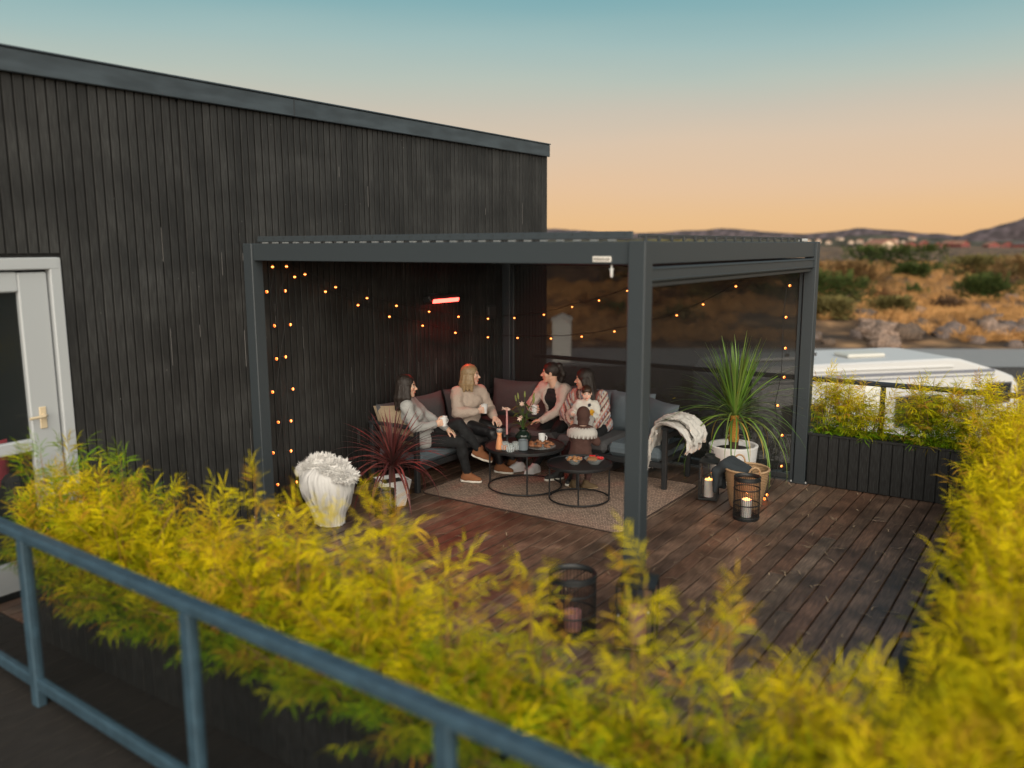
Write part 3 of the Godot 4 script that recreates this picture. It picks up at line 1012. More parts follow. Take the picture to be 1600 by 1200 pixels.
# ---------------------------------------------------------------- the pergola
func make_pergola() -> void:
	var o := thing("pergola", "dark grey aluminium pergola with louvred roof standing on the deck", "pergola")
	var alu := mat("anthracite", Color(0.046, 0.058, 0.066), 0.5, "fine", Vector3(9, 9, 9), 0.0, true)
	var dark := mat("anthracite_dark", Color(0.03, 0.034, 0.036), 0.5)
	var corners := [Vector3(0.002, 0, 0), Vector3(PW - PP, 0, 0), Vector3(PW - PP, 0, -PD + PP), Vector3(0.002, 0, -PD + PP)]
	for c in corners:
		var p := part(o, "post", cbox(Vector3(PP, PH - 0.001, PP), 0.006), alu, c + Vector3(PP * 0.5, PH * 0.5, -PP * 0.5))
		part(p, "foot_plate", cbox(Vector3(0.18, 0.012, 0.18), 0.003), dark, Vector3(0, -PH * 0.5 + 0.006, 0))
		for s in [Vector2(-1, -1), Vector2(1, -1), Vector2(1, 1), Vector2(-1, 1)]:
			part(p, "bolt", cyl(0.008, 0.014, 8), mat("bolt_steel", Color(0.55, 0.55, 0.55), 0.35), Vector3(s.x * 0.075, -PH * 0.5 + 0.012, s.y * 0.075))
	var bh := PH - BB - 0.004
	var by := BB + bh * 0.5
	var ins := 0.022
	var lx := PW - 2 * PP - 0.004
	var lz := PD - 2 * PP - 0.004
	part(o, "beam", cbox(Vector3(lx, bh, 0.07), 0.004), alu, Vector3(PW * 0.5, by, -ins - 0.035))
	part(o, "beam", cbox(Vector3(lx, bh, 0.07), 0.004), alu, Vector3(PW * 0.5, by, -PD + ins + 0.035))
	part(o, "beam", cbox(Vector3(0.07, bh, lz), 0.004), alu, Vector3(PW - ins - 0.035, by, -PD * 0.5))
	part(o, "beam", cbox(Vector3(0.07, bh, lz), 0.004), alu, Vector3(0.002 + ins + 0.035, by, -PD * 0.5))
	# roof blades, all closed, with the pivot rail along the side and a raised front blade
	for k in 18:
		part(o, "louvre", cbox(Vector3(lx - 0.06, 0.03, 0.2), 0.006), alu, Vector3(PW * 0.5, 2.455, -0.24 - k * 0.207), Vector3(0.06, 0, 0))
	var fl := part(o, "raised_louvre", cbox(Vector3(lx + 0.03, 0.048, 0.012), 0.003), alu, Vector3(PW * 0.5 - 0.04, 2.536, -0.12), Vector3(-0.12, 0, 0))
	for k in 28:
		part(fl, "rivet", cyl(0.006, 0.006, 8), dark, Vector3(-1.74 + k * 0.13, 0.008, 0.005), Vector3(PI / 2, 0, 0))
	for k in 27:
		part(o, "clip", cbox(Vector3(0.05, 0.012, 0.03), 0.002), mat("clip_dull", Color(0.16, 0.17, 0.17), 0.5), Vector3(0.2 + k * 0.13, 2.504, -0.09))
	part(o, "pivot_rail", cbox(Vector3(0.012, 0.022, lz - 0.2), 0.002), dark, Vector3(PW - 0.13, 2.53, -PD * 0.5 + 0.05))
	for k in 18:
		part(o, "pivot_pin", cbox(Vector3(0.02, 0.034, 0.02), 0.003), dark, Vector3(PW - 0.115, 2.515, -0.24 - k * 0.207))
	part(o, "end_bracket", cbox(Vector3(0.08, 0.03, 0.06), 0.005), mat("clip_grey", Color(0.42, 0.42, 0.40)), Vector3(PW - 0.12, 2.515, -PD + 0.2))
	# screen housing rolled up on the open right side
	var cs := part(o, "screen_housing", cbox(Vector3(0.085, 0.098, lz), 0.006), alu, Vector3(PW - ins - 0.0425, 2.286, -PD * 0.5))
	for q in [[0.035, 0.007], [-0.034, 0.009]]:
		part(cs, "ridge", cbox(Vector3(0.008, q[1], lz - 0.002), 0.002), alu, Vector3(0.046, q[0], 0))
	part(cs, "pull_bar", cbox(Vector3(0.05, 0.03, lz - 0.01), 0.004), dark, Vector3(-0.004, -0.067, 0))
	# lowered mesh screen along the back, its side tracks and bottom bar
	var mesh_m := StandardMaterial3D.new()
	mesh_m.resource_name = "screen_mesh"
	mesh_m.transparency = BaseMaterial3D.TRANSPARENCY_ALPHA
	mesh_m.albedo_color = Color(0.14, 0.138, 0.128, 0.68)
	mesh_m.roughness = 0.9
	var zs := -PD + 0.075
	part(o, "mesh_screen", cbox(Vector3(PW - 2 * PP - 0.06, BB - 0.13, 0.003), 0.0), mesh_m, Vector3(PW * 0.5, (BB + 0.07) * 0.5, zs))
	part(o, "bottom_bar", cbox(Vector3(PW - 2 * PP - 0.06, 0.06, 0.03), 0.006), dark, Vector3(PW * 0.5, 0.05, zs))
	part(o, "screen_housing", cbox(Vector3(lx, 0.098, 0.085), 0.006), dark, Vector3(PW * 0.5, 2.286, zs))
	for s in [PP + 0.03, PW - PP - 0.03]:
		part(o, "screen_track", cbox(Vector3(0.035, BB - 0.12, 0.045), 0.005), alu, Vector3(s, (BB - 0.1) * 0.5, zs))
	# maker's plate and pull rod on the front beam
	var pl := part(o, "sign_plate", cbox(Vector3(0.135, 0.036, 0.006), 0.003), mat("plate", Color(0.72, 0.68, 0.62), 0.4), Vector3(3.545, 2.384, -ins + 0.003))
	var tm := TextMesh.new()
	tm.text = "PERGOLUX"
	var sf := SystemFont.new()
	sf.font_names = PackedStringArray(["Droid Sans"])
	sf.font_weight = 700
	tm.font = sf
	tm.font_size = 32
	tm.pixel_size = 0.00072
	tm.depth = 0.002
	part(pl, "lettering", tm, mat("letter_ink", Color(0.10, 0.08, 0.07), 0.6), Vector3(0, 0, 0.004))
	var rd := Mb.new()
	rd.lathe([Vector2(0.0, -0.085), Vector2(0.009, -0.08), Vector2(0.011, -0.03), Vector2(0.006, -0.025), Vector2(0.005, 0.0), Vector2(0, 0.0)], 10)
	rd.box(Vector3(0, -0.03, 0), Vector3(0.03, 0.008, 0.012), 0.002)
	part(o, "pull_rod", rd.done(), mat("rod_steel", Color(0.62, 0.62, 0.60), 0.35), Vector3(3.60, BB, -ins - 0.03))

# ---------------------------------------------------------------- planter boxes
func planter(label: String, a: Vector3, b: Vector3, depth: float, h: float, face_a := true) -> void:
	# a box from a to b (its front line), reaching depth to the left of that direction
	var along := (b - a)
	var l := along.length()
	var o := thing("planter_box", label, "planter", (a + b) * 0.5, atan2(-along.z, along.x))
	var dk := mat("planter_core", Color(0.01, 0.01, 0.01), 0.95)
	var soil := mat("soil", Color(0.035, 0.024, 0.017), 1.0, "stone", Vector3(3, 3, 3), 1.0)
	part(o, "core", cbox(Vector3(l - 0.05, h - 0.05, depth - 0.05), 0.0), dk, Vector3(0, h * 0.5 - 0.025, -depth * 0.5))
	part(o, "soil", cbox(Vector3(l - 0.08, 0.03, depth - 0.08), 0.0), soil, Vector3(0, h - 0.035, -depth * 0.5))
	var tones := []
	for k in 3:
		tones.append(mat("planter_board_%d" % k, Color(0.024 + 0.005 * k, 0.027 + 0.005 * k, 0.028 + 0.005 * k), 0.7, "wear", Vector3(6, 0.7, 6), 0.1, true))
	var n := int(l / 0.098)
	var w := l / n
	for k in n:
		part(o, "board", cbox(Vector3(w - 0.008, h - 0.012, 0.02), 0.003), tones[rng.randi() % 3], Vector3(-l * 0.5 + (k + 0.5) * w, h * 0.5 - 0.002, -0.01 + rng.randf_range(-0.002, 0.002)))
		part(o, "board", cbox(Vector3(w - 0.008, h - 0.012, 0.02), 0.003), tones[rng.randi() % 3], Vector3(-l * 0.5 + (k + 0.5) * w, h * 0.5 - 0.002, -depth + 0.01))
	var m := int(depth / 0.098)
	var wd := (depth - 0.05) / m
	for k in m:
		for s in [-1.0, 1.0]:
			part(o, "board", cbox(Vector3(0.02, h - 0.012, wd - 0.008), 0.003), tones[rng.randi() % 3], Vector3(s * (l * 0.5 - 0.012), h * 0.5 - 0.002, -0.025 - (k + 0.5) * wd))
	part(o, "rim", cbox(Vector3(l, 0.02, 0.05), 0.003), tones[2], Vector3(0, h - 0.002, -0.02))
	part(o, "rim", cbox(Vector3(l, 0.02, 0.05), 0.003), tones[2], Vector3(0, h - 0.002, -depth + 0.02))

func make_planters() -> void:
	planter("black boarded planter box running right from the back post of the pergola", Vector3(PW + 0.01, 0, -3.95), Vector3(6.0, 0, -3.95), 0.42, 0.537)
	planter("black planter box under the hedge along the right edge of the deck", Vector3(5.54, 0, -3.92), Vector3(5.54, 0, 1.72), 0.72, 0.5)
	planter("black planter box under the long hedge behind the blue-grey railing", Vector3(0.78, 0, 2.36), Vector3(6.26, 0, 2.36), 0.6, 0.46)

# ---------------------------------------------------------------- railings
func make_railings() -> void:
	var steel := mat("rail_paint", Color(0.038, 0.076, 0.106), 0.5, "soft", Vector3(2, 2, 2), 0.0, true)
	var o := thing("glass_railing", "blue-grey metal railing with glass panes in the near foreground", "railing", Vector3(0, 0, 2.70), -0.032)
	part(o, "handrail", cbox(Vector3(6.75, 0.055, 0.075), 0.012), steel, Vector3(3.40, 0.975, 0))
	part(o, "bottom_rail", cbox(Vector3(6.75, 0.07, 0.045), 0.008), steel, Vector3(3.40, 0.135, 0))
	var xs := [0.09, 1.60, 3.105, 4.545, 6.05]
	for x in xs:
		part(o, "post", cbox(Vector3(0.07, 0.95, 0.055), 0.008), steel, Vector3(x, 0.472, 0.001))
	for k in 4:
		var w: float = xs[k + 1] - xs[k] - 0.10
		part(o, "pane", cbox(Vector3(w, 0.74, 0.008), 0.0), glass("smoked_glass", 0.13, Color(0.06, 0.08, 0.085)), Vector3((xs[k] + xs[k + 1]) * 0.5, 0.555, 0))
	var dark := mat("back_rail_paint", Color(0.018, 0.022, 0.03), 0.45)
	var q := thing("glass_railing", "dark glass railing behind the back planter above the motorhome", "railing", Vector3(0, 0, -4.5))
	part(q, "handrail", cbox(Vector3(7.2, 0.05, 0.06), 0.012), dark, Vector3(3.72, 1.03, 0))
	for k in 6:
		part(q, "post", cbox(Vector3(0.05, 1.06, 0.04), 0.006), dark, Vector3(0.2 + k * 1.42, 0.49, 0.001))
	for k in 5:
		part(q, "pane", cbox(Vector3(1.35, 0.84, 0.008), 0.0), glass("rail_glass", 0.02, Color(0.3, 0.36, 0.36)), Vector3(0.91 + k * 1.42, 0.55, 0))

# ---------------------------------------------------------------- bamboo
var sprays := []

func bamboo(label: String, at: Vector3, h: float, wide: float, canes: int, yellow: float, group: String, low := 0.12, dense := 1.0) -> void:
	var o := thing("bamboo_plant", label, "bamboo", at, 0.0, group)
	var st := Mb.new()
	var places := [[], [], [], []]
	var cols := [[], [], [], []]
	for k in canes:
		var a := rng.randf() * TAU
		var r := sqrt(rng.randf()) * wide * 0.42
		var base := Vector3(cos(a) * r * 0.6, 0, sin(a) * r * 0.6)
		var ch := h * (1.0 if k == 0 else rng.randf_range(0.62, 0.95))
		var lean := Vector3(cos(a), 0, sin(a)) * (wide * 0.55 * (0.1 if k == 0 else 1.0)) * rng.randf_range(0.5, 1.0)
		var pts := []
		for s in 7:
			var t := s / 6.0
			pts.append(base + lean * t * t + Vector3(0, ch * t, 0))
		st.tube(pts, [0.006, 0.006, 0.005, 0.005, 0.004, 0.003, 0.0015], 5)
		var n := int(ch * 66.0 * dense)
		for j in n:
			var t := low + (1.0 - low) * (j + rng.randf()) / n
			var p := base + lean * t * t + Vector3(0, ch * t, 0)
			var az := rng.randf() * TAU
			var reach := wide * 0.42 * (sin(PI * pow(t, 0.75)) * 0.9 + 0.12) * rng.randf_range(0.15, 1.0)
			var d := Vector3(cos(az), 0, sin(az))
			p += d * reach + Vector3(0, -reach * 0.12, 0)
			var pitch := rng.randf_range(-0.35, 0.55) + (0.75 if t > 0.9 else 0.0)
			var bs := Basis.looking_at(-(d * cos(pitch) + Vector3(0, sin(pitch), 0)), Vector3.UP) * Basis(Vector3(0, 0, 1), rng.randf_range(-0.7, 0.7))
			bs = bs.scaled_local(Vector3.ONE * rng.randf_range(0.5, 1.2))
			var v := rng.randi() % 4
			places[v].append(Transform3D(bs, p))
			# sunward tops have turned yellow, the inner and lower leaves are still green
			var y := clampf(yellow * (-0.08 + 1.18 * t) + rng.randf_range(-0.36, 0.30), 0.0, 1.0)
			var c := Color(0.115, 0.225, 0.006).lerp(Color(0.62, 0.475, 0.004), y)
			if rng.randf() < 0.10 + 0.12 * t:
				c = c.lerp(Color(0.42, 0.17, 0.03), rng.randf_range(0.3, 0.9))
			cols[v].append(c * rng.randf_range(0.75, 1.2))
	var lm := leaf_mat("bamboo_leaves", Color(0.5, 0.5, 0.5), 0.7)
	for v in 4:
		multi(o, "foliage", sprays[v], lm, places[v], cols[v])
	part(o, "canes", st.done(), mat("cane", Color(0.24, 0.13, 0.045), 0.6))
	o.get_child(o.get_child_count() - 1).set_meta("kind", "stuff")

func make_bamboo() -> void:
	sprays = [spray(5, 15, 0.072, 0.0060, 0.15, 0.40), spray(6, 12, 0.088, 0.0066, 0.13, 0.55), spray(15, 17, 0.062, 0.0056, 0.16, 0.35), spray(16, 10, 0.100, 0.0070, 0.10, 0.62)]
	var soil := 0.44
	var lf := "yellow-green bamboo plant in the long hedge behind the blue-grey railing"
	var gf := "bamboo plants in the long foreground hedge"
	# x, z, top height, width, canes, leafiness: first the dense body, then the plumes that stand out of it
	var front := [[1.15, 2.0, 0.75, 0.46, 7, 1.0], [1.45, 2.0, 0.79, 0.44, 7, 1.0], [1.72, 2.05, 0.83, 0.44, 7, 1.0], [2.0, 2.0, 0.89, 0.42, 7, 1.0], [2.3, 2.1, 0.93, 0.42, 7, 1.0], [2.62, 2.05, 0.91, 0.42, 7, 1.0], [2.9, 2.1, 0.89, 0.42, 7, 1.0], [3.15, 2.0, 0.87, 0.44, 7, 1.0], [3.42, 2.12, 0.83, 0.42, 6, 1.0], [3.7, 2.06, 0.69, 0.40, 6, 1.0], [4.0, 2.08, 0.67, 0.40, 6, 1.0], [4.3, 2.1, 0.66, 0.38, 6, 1.0], [4.6, 2.12, 0.60, 0.38, 6, 1.0], [4.9, 2.12, 0.60, 0.38, 6, 1.0], [5.2, 2.12, 0.60, 0.36, 6, 1.0], [5.5, 2.12, 0.60, 0.36, 6, 1.0], [5.8, 2.1, 0.68, 0.38, 6, 1.0], [6.1, 2.0, 0.81, 0.4, 7, 1.0],
		[2.16, 2.0, 1.05, 0.24, 3, 0.9], [2.48, 1.96, 1.24, 0.18, 2, 0.9], [2.84, 1.98, 1.13, 0.26, 3, 0.9], [3.29, 1.95, 1.21, 0.28, 4, 0.9], [3.50, 1.98, 0.95, 0.22, 3, 0.8], [3.88, 1.98, 1.03, 0.24, 3, 0.8], [4.32, 1.96, 1.10, 0.24, 3, 0.8], [4.79, 1.95, 1.24, 0.16, 2, 0.65], [4.66, 2.0, 0.85, 0.2, 2, 0.6], [5.19, 1.96, 1.21, 0.16, 2, 0.55], [5.02, 2.0, 0.89, 0.18, 2, 0.5], [5.42, 2.0, 0.91, 0.18, 2, 0.5], [5.62, 1.98, 0.99, 0.16, 2, 0.5]]
	for q in front:
		bamboo(lf, Vector3(q[0], soil, q[1]), q[2] - soil, q[3], q[4], 1.0, gf, 0.06, q[5])
	for q in [[0.95, 2.2, 0.60], [1.18, 2.26, 0.56], [1.35, 2.1, 0.62], [1.6, 2.2, 0.58], [5.56, 1.86, 0.46], [5.80, 1.92, 0.52], [6.02, 1.82, 0.5], [5.70, 2.2, 0.5], [5.95, 2.22, 0.52], [6.16, 2.1, 0.6]]:
		bamboo(lf, Vector3(q[0], soil, q[1]), q[2], 0.46, 8, 0.85, gf, 0.0, 1.3)
	for k in 14:
		bamboo(lf, Vector3(1.5 + k * 0.345, soil, 2.28 + rng.randf_range(-0.03, 0.03)), rng.randf_range(0.16, 0.28), 0.50, 8, 0.40, gf, 0.0, 2.1)
	bamboo("dark green bamboo at the far left end of the hedge before the white door", Vector3(1.02, soil, 2.22), 0.80, 0.42, 5, 0.2, "", 0.05, 1.0)
	bamboo("low dark green bamboo covering the foot of the white door", Vector3(0.90, soil, 2.1), 0.52, 0.5, 7, 0.1, "", 0.0, 1.2)
	bamboo("thin dark green bamboo just right of the white door", Vector3(1.28, soil, 1.95), 0.72, 0.24, 3, 0.35, "")
	var lr := "yellow bamboo plant in the hedge along the right edge of the deck"
	var gr := "bamboo plants in the right-hand hedge"
	var z := -3.5
	while z < 1.9:
		bamboo(lr, Vector3(5.74 + 0.03 + maxf(z + 1.9, 0.0) * 0.10 + rng.randf_range(-0.04, 0.04), 0.46, z), rng.randf_range(0.60, 0.80), 0.42, 9, 1.05, gr, 0.0, 1.2)
		z += 0.36
	z = -3.3
	while z < 1.9:
		bamboo(lr, Vector3(5.98 + 0.03 + maxf(z + 1.9, 0.0) * 0.10, 0.46, z), rng.randf_range(0.60, 0.84), 0.42, 8, 0.9, gr, 0.0, 1.0)
		z += 0.45
	# the separate plants in the back planter, from the pergola post to the right
	bamboo("slender bamboo right beside the back post of the pergola", Vector3(3.98, 0.5, -4.16), 0.62, 0.26, 6, 0.85, "", 0.0, 1.5)
	bamboo("second slender bamboo right of the pergola's back post", Vector3(4.16, 0.5, -4.2), 0.56, 0.22, 5, 0.8, "", 0.0, 1.5)
	bamboo("bushy yellow-green bamboo in the middle of the back planter", Vector3(4.40, 0.5, -4.16), 0.50, 0.36, 10, 0.9, "", 0.0, 1.7)
	bamboo("sparse reddish bamboo between two bushier ones in the back planter", Vector3(4.74, 0.5, -4.2), 0.46, 0.26, 4, 0.7, "", 0.0, 1.2)
	bamboo("bushy green bamboo in the back planter before the motorhome window", Vector3(5.0, 0.5, -4.16), 0.58, 0.38, 11, 0.6, "", 0.0, 1.7)
	bamboo("tall bamboo at the right end of the back planter", Vector3(5.34, 0.5, -4.18), 0.64, 0.38, 10, 0.75, "", 0.0, 1.7)
	for k in 7:
		bamboo("dark bamboo plant seen through the mesh screen", Vector3(0.55 + k * 0.46, -0.1, -4.34), rng.randf_range(0.75, 0.98), 0.42, 5, 0.25, "bamboo plants behind the mesh screen", 0.1, 0.9)

# ---------------------------------------------------------------- smooth solids: a distance field on a grid, meshed by surface nets
class Sdf:
	var lo: Vector3
	var h: float
	var nx: int
	var ny: int
	var nz: int
	var d := PackedFloat32Array()

	func _init(a: Vector3, b: Vector3, cell: float) -> void:
		lo = a
		h = cell
		nx = int(ceil((b.x - a.x) / cell)) + 1
		ny = int(ceil((b.y - a.y) / cell)) + 1
		nz = int(ceil((b.z - a.z) / cell)) + 1
		d.resize(nx * ny * nz)
		d.fill(1.0)

	func span(a: Vector3, b: Vector3) -> Array:
		return [clampi(int((a.x - lo.x) / h), 0, nx - 1), clampi(int((b.x - lo.x) / h) + 1, 0, nx - 1), clampi(int((a.y - lo.y) / h), 0, ny - 1), clampi(int((b.y - lo.y) / h) + 1, 0, ny - 1), clampi(int((a.z - lo.z) / h), 0, nz - 1), clampi(int((b.z - lo.z) / h) + 1, 0, nz - 1)]

	func cap(a: Vector3, b: Vector3, ra: float, rb: float, k := 0.02, cut := false) -> void:
		var m := maxf(ra, rb) + k + h * 2.0
		var mv := Vector3(m, m, m)
		var s := span(a.min(b) - mv, a.max(b) + mv)
		var ab := b - a
		var il := 1.0 / maxf(ab.length_squared(), 1e-9)
		for z in range(s[4], s[5] + 1):
			for y in range(s[2], s[3] + 1):
				var q := (z * ny + y) * nx
				var p := Vector3(lo.x + s[0] * h, lo.y + y * h, lo.z + z * h)
				for x in range(s[0], s[1] + 1):
					var t := clampf((p - a).dot(ab) * il, 0.0, 1.0)
					var e := p.distance_to(a + ab * t) - ra - (rb - ra) * t
					p.x += h
					if cut:
						e = -e
						var o := d[q + x]
						var u := maxf(k - absf(o - e), 0.0)
						d[q + x] = maxf(o, e) + u * u / (4.0 * k)
					elif e < m:
						var o := d[q + x]
						var u := maxf(k - absf(o - e), 0.0)
						d[q + x] = minf(o, e) - u * u / (4.0 * k)

	func ell(c: Vector3, r: Vector3, bs := Basis(), k := 0.02, cut := false) -> void:
		var m := maxf(r.x, maxf(r.y, r.z)) + k + h * 2.0
		var mv := Vector3(m, m, m)
		var s := span(c - mv, c + mv)
		var inv := bs.transposed()
		for z in range(s[4], s[5] + 1):
			for y in range(s[2], s[3] + 1):
				var q := (z * ny + y) * nx
				var p := Vector3(lo.x + s[0] * h, lo.y + y * h, lo.z + z * h)
				for x in range(s[0], s[1] + 1):
					var l := inv * (p - c)
					p.x += h
					var k0 := (l / r).length()
					var k1 := (l / (r * r)).length()
					var e := k0 * (k0 - 1.0) / maxf(k1, 1e-6) if k0 > 0.001 else -r.x
					var o := d[q + x]
					if cut:
						e = -e
						var u := maxf(k - absf(o - e), 0.0)
						d[q + x] = maxf(o, e) + u * u / (4.0 * k)
					else:
						var u := maxf(k - absf(o - e), 0.0)
						d[q + x] = minf(o, e) - u * u / (4.0 * k)

	func keep_above(p0: Vector3, n: Vector3) -> void:   # cuts away what lies behind the plane
		for z in nz:
			for y in ny:
				var q := (z * ny + y) * nx
				for x in nx:
					if d[q + x] < h * 3.0:
						d[q + x] = maxf(d[q + x], -n.dot(Vector3(lo.x + x * h, lo.y + y * h, lo.z + z * h) - p0))

	func rough(f: Callable) -> void:   # moves the surface in and out
		for z in nz:
			for y in ny:
				var q := (z * ny + y) * nx
				for x in nx:
					if absf(d[q + x]) < h * 3.0:
						d[q + x] += f.call(Vector3(lo.x + x * h, lo.y + y * h, lo.z + z * h))

	func into(b, paint = null, xf := Transform3D()) -> void:
		var id := PackedInt32Array()
		id.resize(d.size())
		id.fill(-1)
		var off := [0, 1, nx, nx + 1, nx * ny, nx * ny + 1, nx * ny + nx, nx * ny + nx + 1]
		var lim := h * 3.2
		for z in nz - 1:
			for y in ny - 1:
				var q := (z * ny + y) * nx
				for x in nx - 1:
					var v0 := d[q + x]
					if v0 > lim or v0 < -lim:
						continue
					var n := 0
					for c in 8:
						if d[q + x + off[c]] < 0.0:
							n += 1
					if n == 0 or n == 8:
						continue
					var sum := Vector3.ZERO
					var cnt := 0
					for c in 8:
						var va := d[q + x + off[c]]
						for bit in 3:
							var c2 := c | (1 << bit)
							if c2 == c:
								continue
							var vb := d[q + x + off[c2]]
							if (va < 0.0) != (vb < 0.0):
								var p := Vector3(c & 1, (c >> 1) & 1, (c >> 2) & 1)
								p[bit] += va / (va - vb)
								sum += p
								cnt += 1
					id[q + x] = b.v.size()
					var w := lo + (Vector3(x, y, z) + sum / cnt) * h
					if paint != null:
						b.c.append(paint.call(w))
					b.v.append(xf * w)
		var sx := 1
		var sy := nx
		var sz := nx * ny
		for z in range(1, nz - 1):
			for y in range(1, ny - 1):
				var q := (z * ny + y) * nx
				for x in range(1, nx - 1):
					var p := q + x
					var v0 := d[p]
					if v0 > lim or v0 < -lim:
						continue
					var s0 := v0 < 0.0
					if s0 != (d[p + sx] < 0.0):
						face(b, id[p], id[p - sz], id[p - sy - sz], id[p - sy], s0)
					if s0 != (d[p + sy] < 0.0):
						face(b, id[p], id[p - sx], id[p - sx - sz], id[p - sz], s0)
					if s0 != (d[p + sz] < 0.0):
						face(b, id[p], id[p - sy], id[p - sx - sy], id[p - sx], s0)

	func face(b, a: int, c: int, e: int, g: int, keep: bool) -> void:
		if a < 0 or c < 0 or e < 0 or g < 0:
			return
		if keep:
			b.quad(a, c, e, g)
		else:
			b.quad(a, g, e, c)

func sdf_mesh(s: Sdf, paint = null) -> ArrayMesh:
	var b := Mb.new()
	b.colored = paint != null
	s.into(b, paint)
	return b.done()

# a stuffed cushion, w by h, standing on its middle, face to +z
func cushion(w: float, h: float, d: float, n := 14) -> ArrayMesh:
	var key := "cush%.3f_%.3f_%.3f" % [w, h, d]
	if meshes.has(key):
		return meshes[key]
	var b := Mb.new()
	var ns := fnoise(int(w * 1000.0), 9.0, 2)
	for side in 2:
		var first := b.v.size()
		var sg := 1.0 if side == 0 else -1.0
		for j in n + 1:
			for i in n + 1:
				var u := i * 2.0 / n - 1.0
				var v := j * 2.0 / n - 1.0
				var puff := pow(maxf((1.0 - pow(absf(u), 3.0)) * (1.0 - pow(absf(v), 3.0)), 0.0), 0.55)
				var pinch := 1.0 - 0.05 * (1.0 - absf(v) * absf(v)) * absf(u) * absf(u) - 0.02
				var pinch2 := 1.0 - 0.07 * (1.0 - absf(u) * absf(u)) * absf(v) * absf(v)
				var p := Vector3(u * w * 0.5 * pinch, v * h * 0.5 * pinch2, sg * (puff * d * 0.5 + 0.004))
				p.z += ns.get_noise_3d(p.x * 1.0, p.y * 1.0, sg) * 0.012 * puff
				b.v.append(p)
		for j in n:
			for i in n:
				var a := first + j * (n + 1) + i
				if side == 0:
					b.quad(a, a + n + 1, a + n + 2, a + 1)
				else:
					b.quad(a, a + 1, a + n + 2, a + n + 1)
	# welt round the edge
	var pts := []
	for k in 4 * n + 1:
		var e := (k / n) % 4
		var t := (k % n) / float(n)
		var i := [int(t * n), n, n - int(t * n), 0][e] as int
		var j := [0, int(t * n), n, n - int(t * n)][e] as int
		var p: Vector3 = b.v[j * (n + 1) + i]
		pts.append(Vector3(p.x, p.y, 0))
	b.tube(pts, [0.006], 5, false)
	meshes[key] = b.done()
	return meshes[key]

# ---------------------------------------------------------------- people
func bend(a: Vector3, b: Vector3, l1: float, l2: float, pole: Vector3) -> Vector3:   # the joint between two bones
	var ab := b - a
	var dist := clampf(ab.length(), 0.02, (l1 + l2) * 0.995)
	var dir := ab.normalized()
	var x := (l1 * l1 - l2 * l2 + dist * dist) / (2.0 * dist)
	var y := sqrt(maxf(l1 * l1 - x * x, 0.0))
	var side := (pole - dir * pole.dot(dir)).normalized()
	return a + dir * x + side * y

func frame(fwd: Vector3, up := Vector3.UP) -> Basis:   # x right-hand side of +z forward, y up
	var z := fwd.normalized()
	var x := up.cross(z).normalized()
	return Basis(x, z.cross(x).normalized(), z)

func hand_into(b, wrist: Vector3, bs: Basis, left: bool, curl: float, s: float, skin: Color, spread := 0.0) -> void:
	# bs: z along the fingers, y the back of the hand; thumb side is -x... of a right hand seen from its back
	var g := Sdf.new(Vector3(-0.085, -0.10, -0.035), Vector3(0.085, 0.04, 0.19), 0.0036)
	var ts := -1.0 if left else 1.0
	var xs := [0.029, 0.010, -0.010, -0.028]
	var lens := [0.068, 0.076, 0.070, 0.055]
	for k in 4:
		var x: float = xs[k] * ts
		g.cap(Vector3(x * 0.55, 0, 0.005), Vector3(x, 0.002, 0.074), 0.0135, 0.011, 0.012)
	g.cap(Vector3(0, 0, -0.03), Vector3(0, 0, 0.02), 0.024, 0.021, 0.02)
	g.cap(Vector3(0.012 * ts, -0.008, 0.02), Vector3(0.026 * ts, -0.012, 0.045), 0.014, 0.012, 0.015)
	for k in 4:
		var p := Vector3(xs[k] * ts, 0.0, 0.074)
		var a: float = curl * (0.55 + 0.05 * k)
		var yaw: float = (1.5 - k) * 0.07 * ts * (1.0 + spread)
		var r := 0.0088
		for j in 3:
			var l: float = lens[k] * [0.45, 0.31, 0.24][j]
			var q := p + Vector3(sin(yaw) * cos(a), -sin(a), cos(a) * cos(yaw)) * l
			g.cap(p, q, r, r * 0.9, 0.004)
			p = q
			r *= 0.9
			a += curl * [0.75, 0.55, 0.0][j]
	var t0 := Vector3(0.028 * ts, -0.012, 0.032)
	var t1 := t0 + Vector3(0.022 * ts, -0.010 - 0.016 * curl, 0.026)
	var t2 := t1 + Vector3((0.008 - 0.010 * curl) * ts, -0.006 - 0.014 * curl, 0.026)
	g.cap(Vector3(0.012 * ts, -0.004, 0.012), t0, 0.014, 0.0115, 0.01)
	g.cap(t0, t1, 0.0115, 0.0098, 0.006)
	g.cap(t1, t2, 0.0096, 0.0078, 0.004)
	var paint := func(_p: Vector3) -> Color: return skin
	g.into(b, paint, Transform3D(bs.scaled_local(Vector3.ONE * s), wrist))

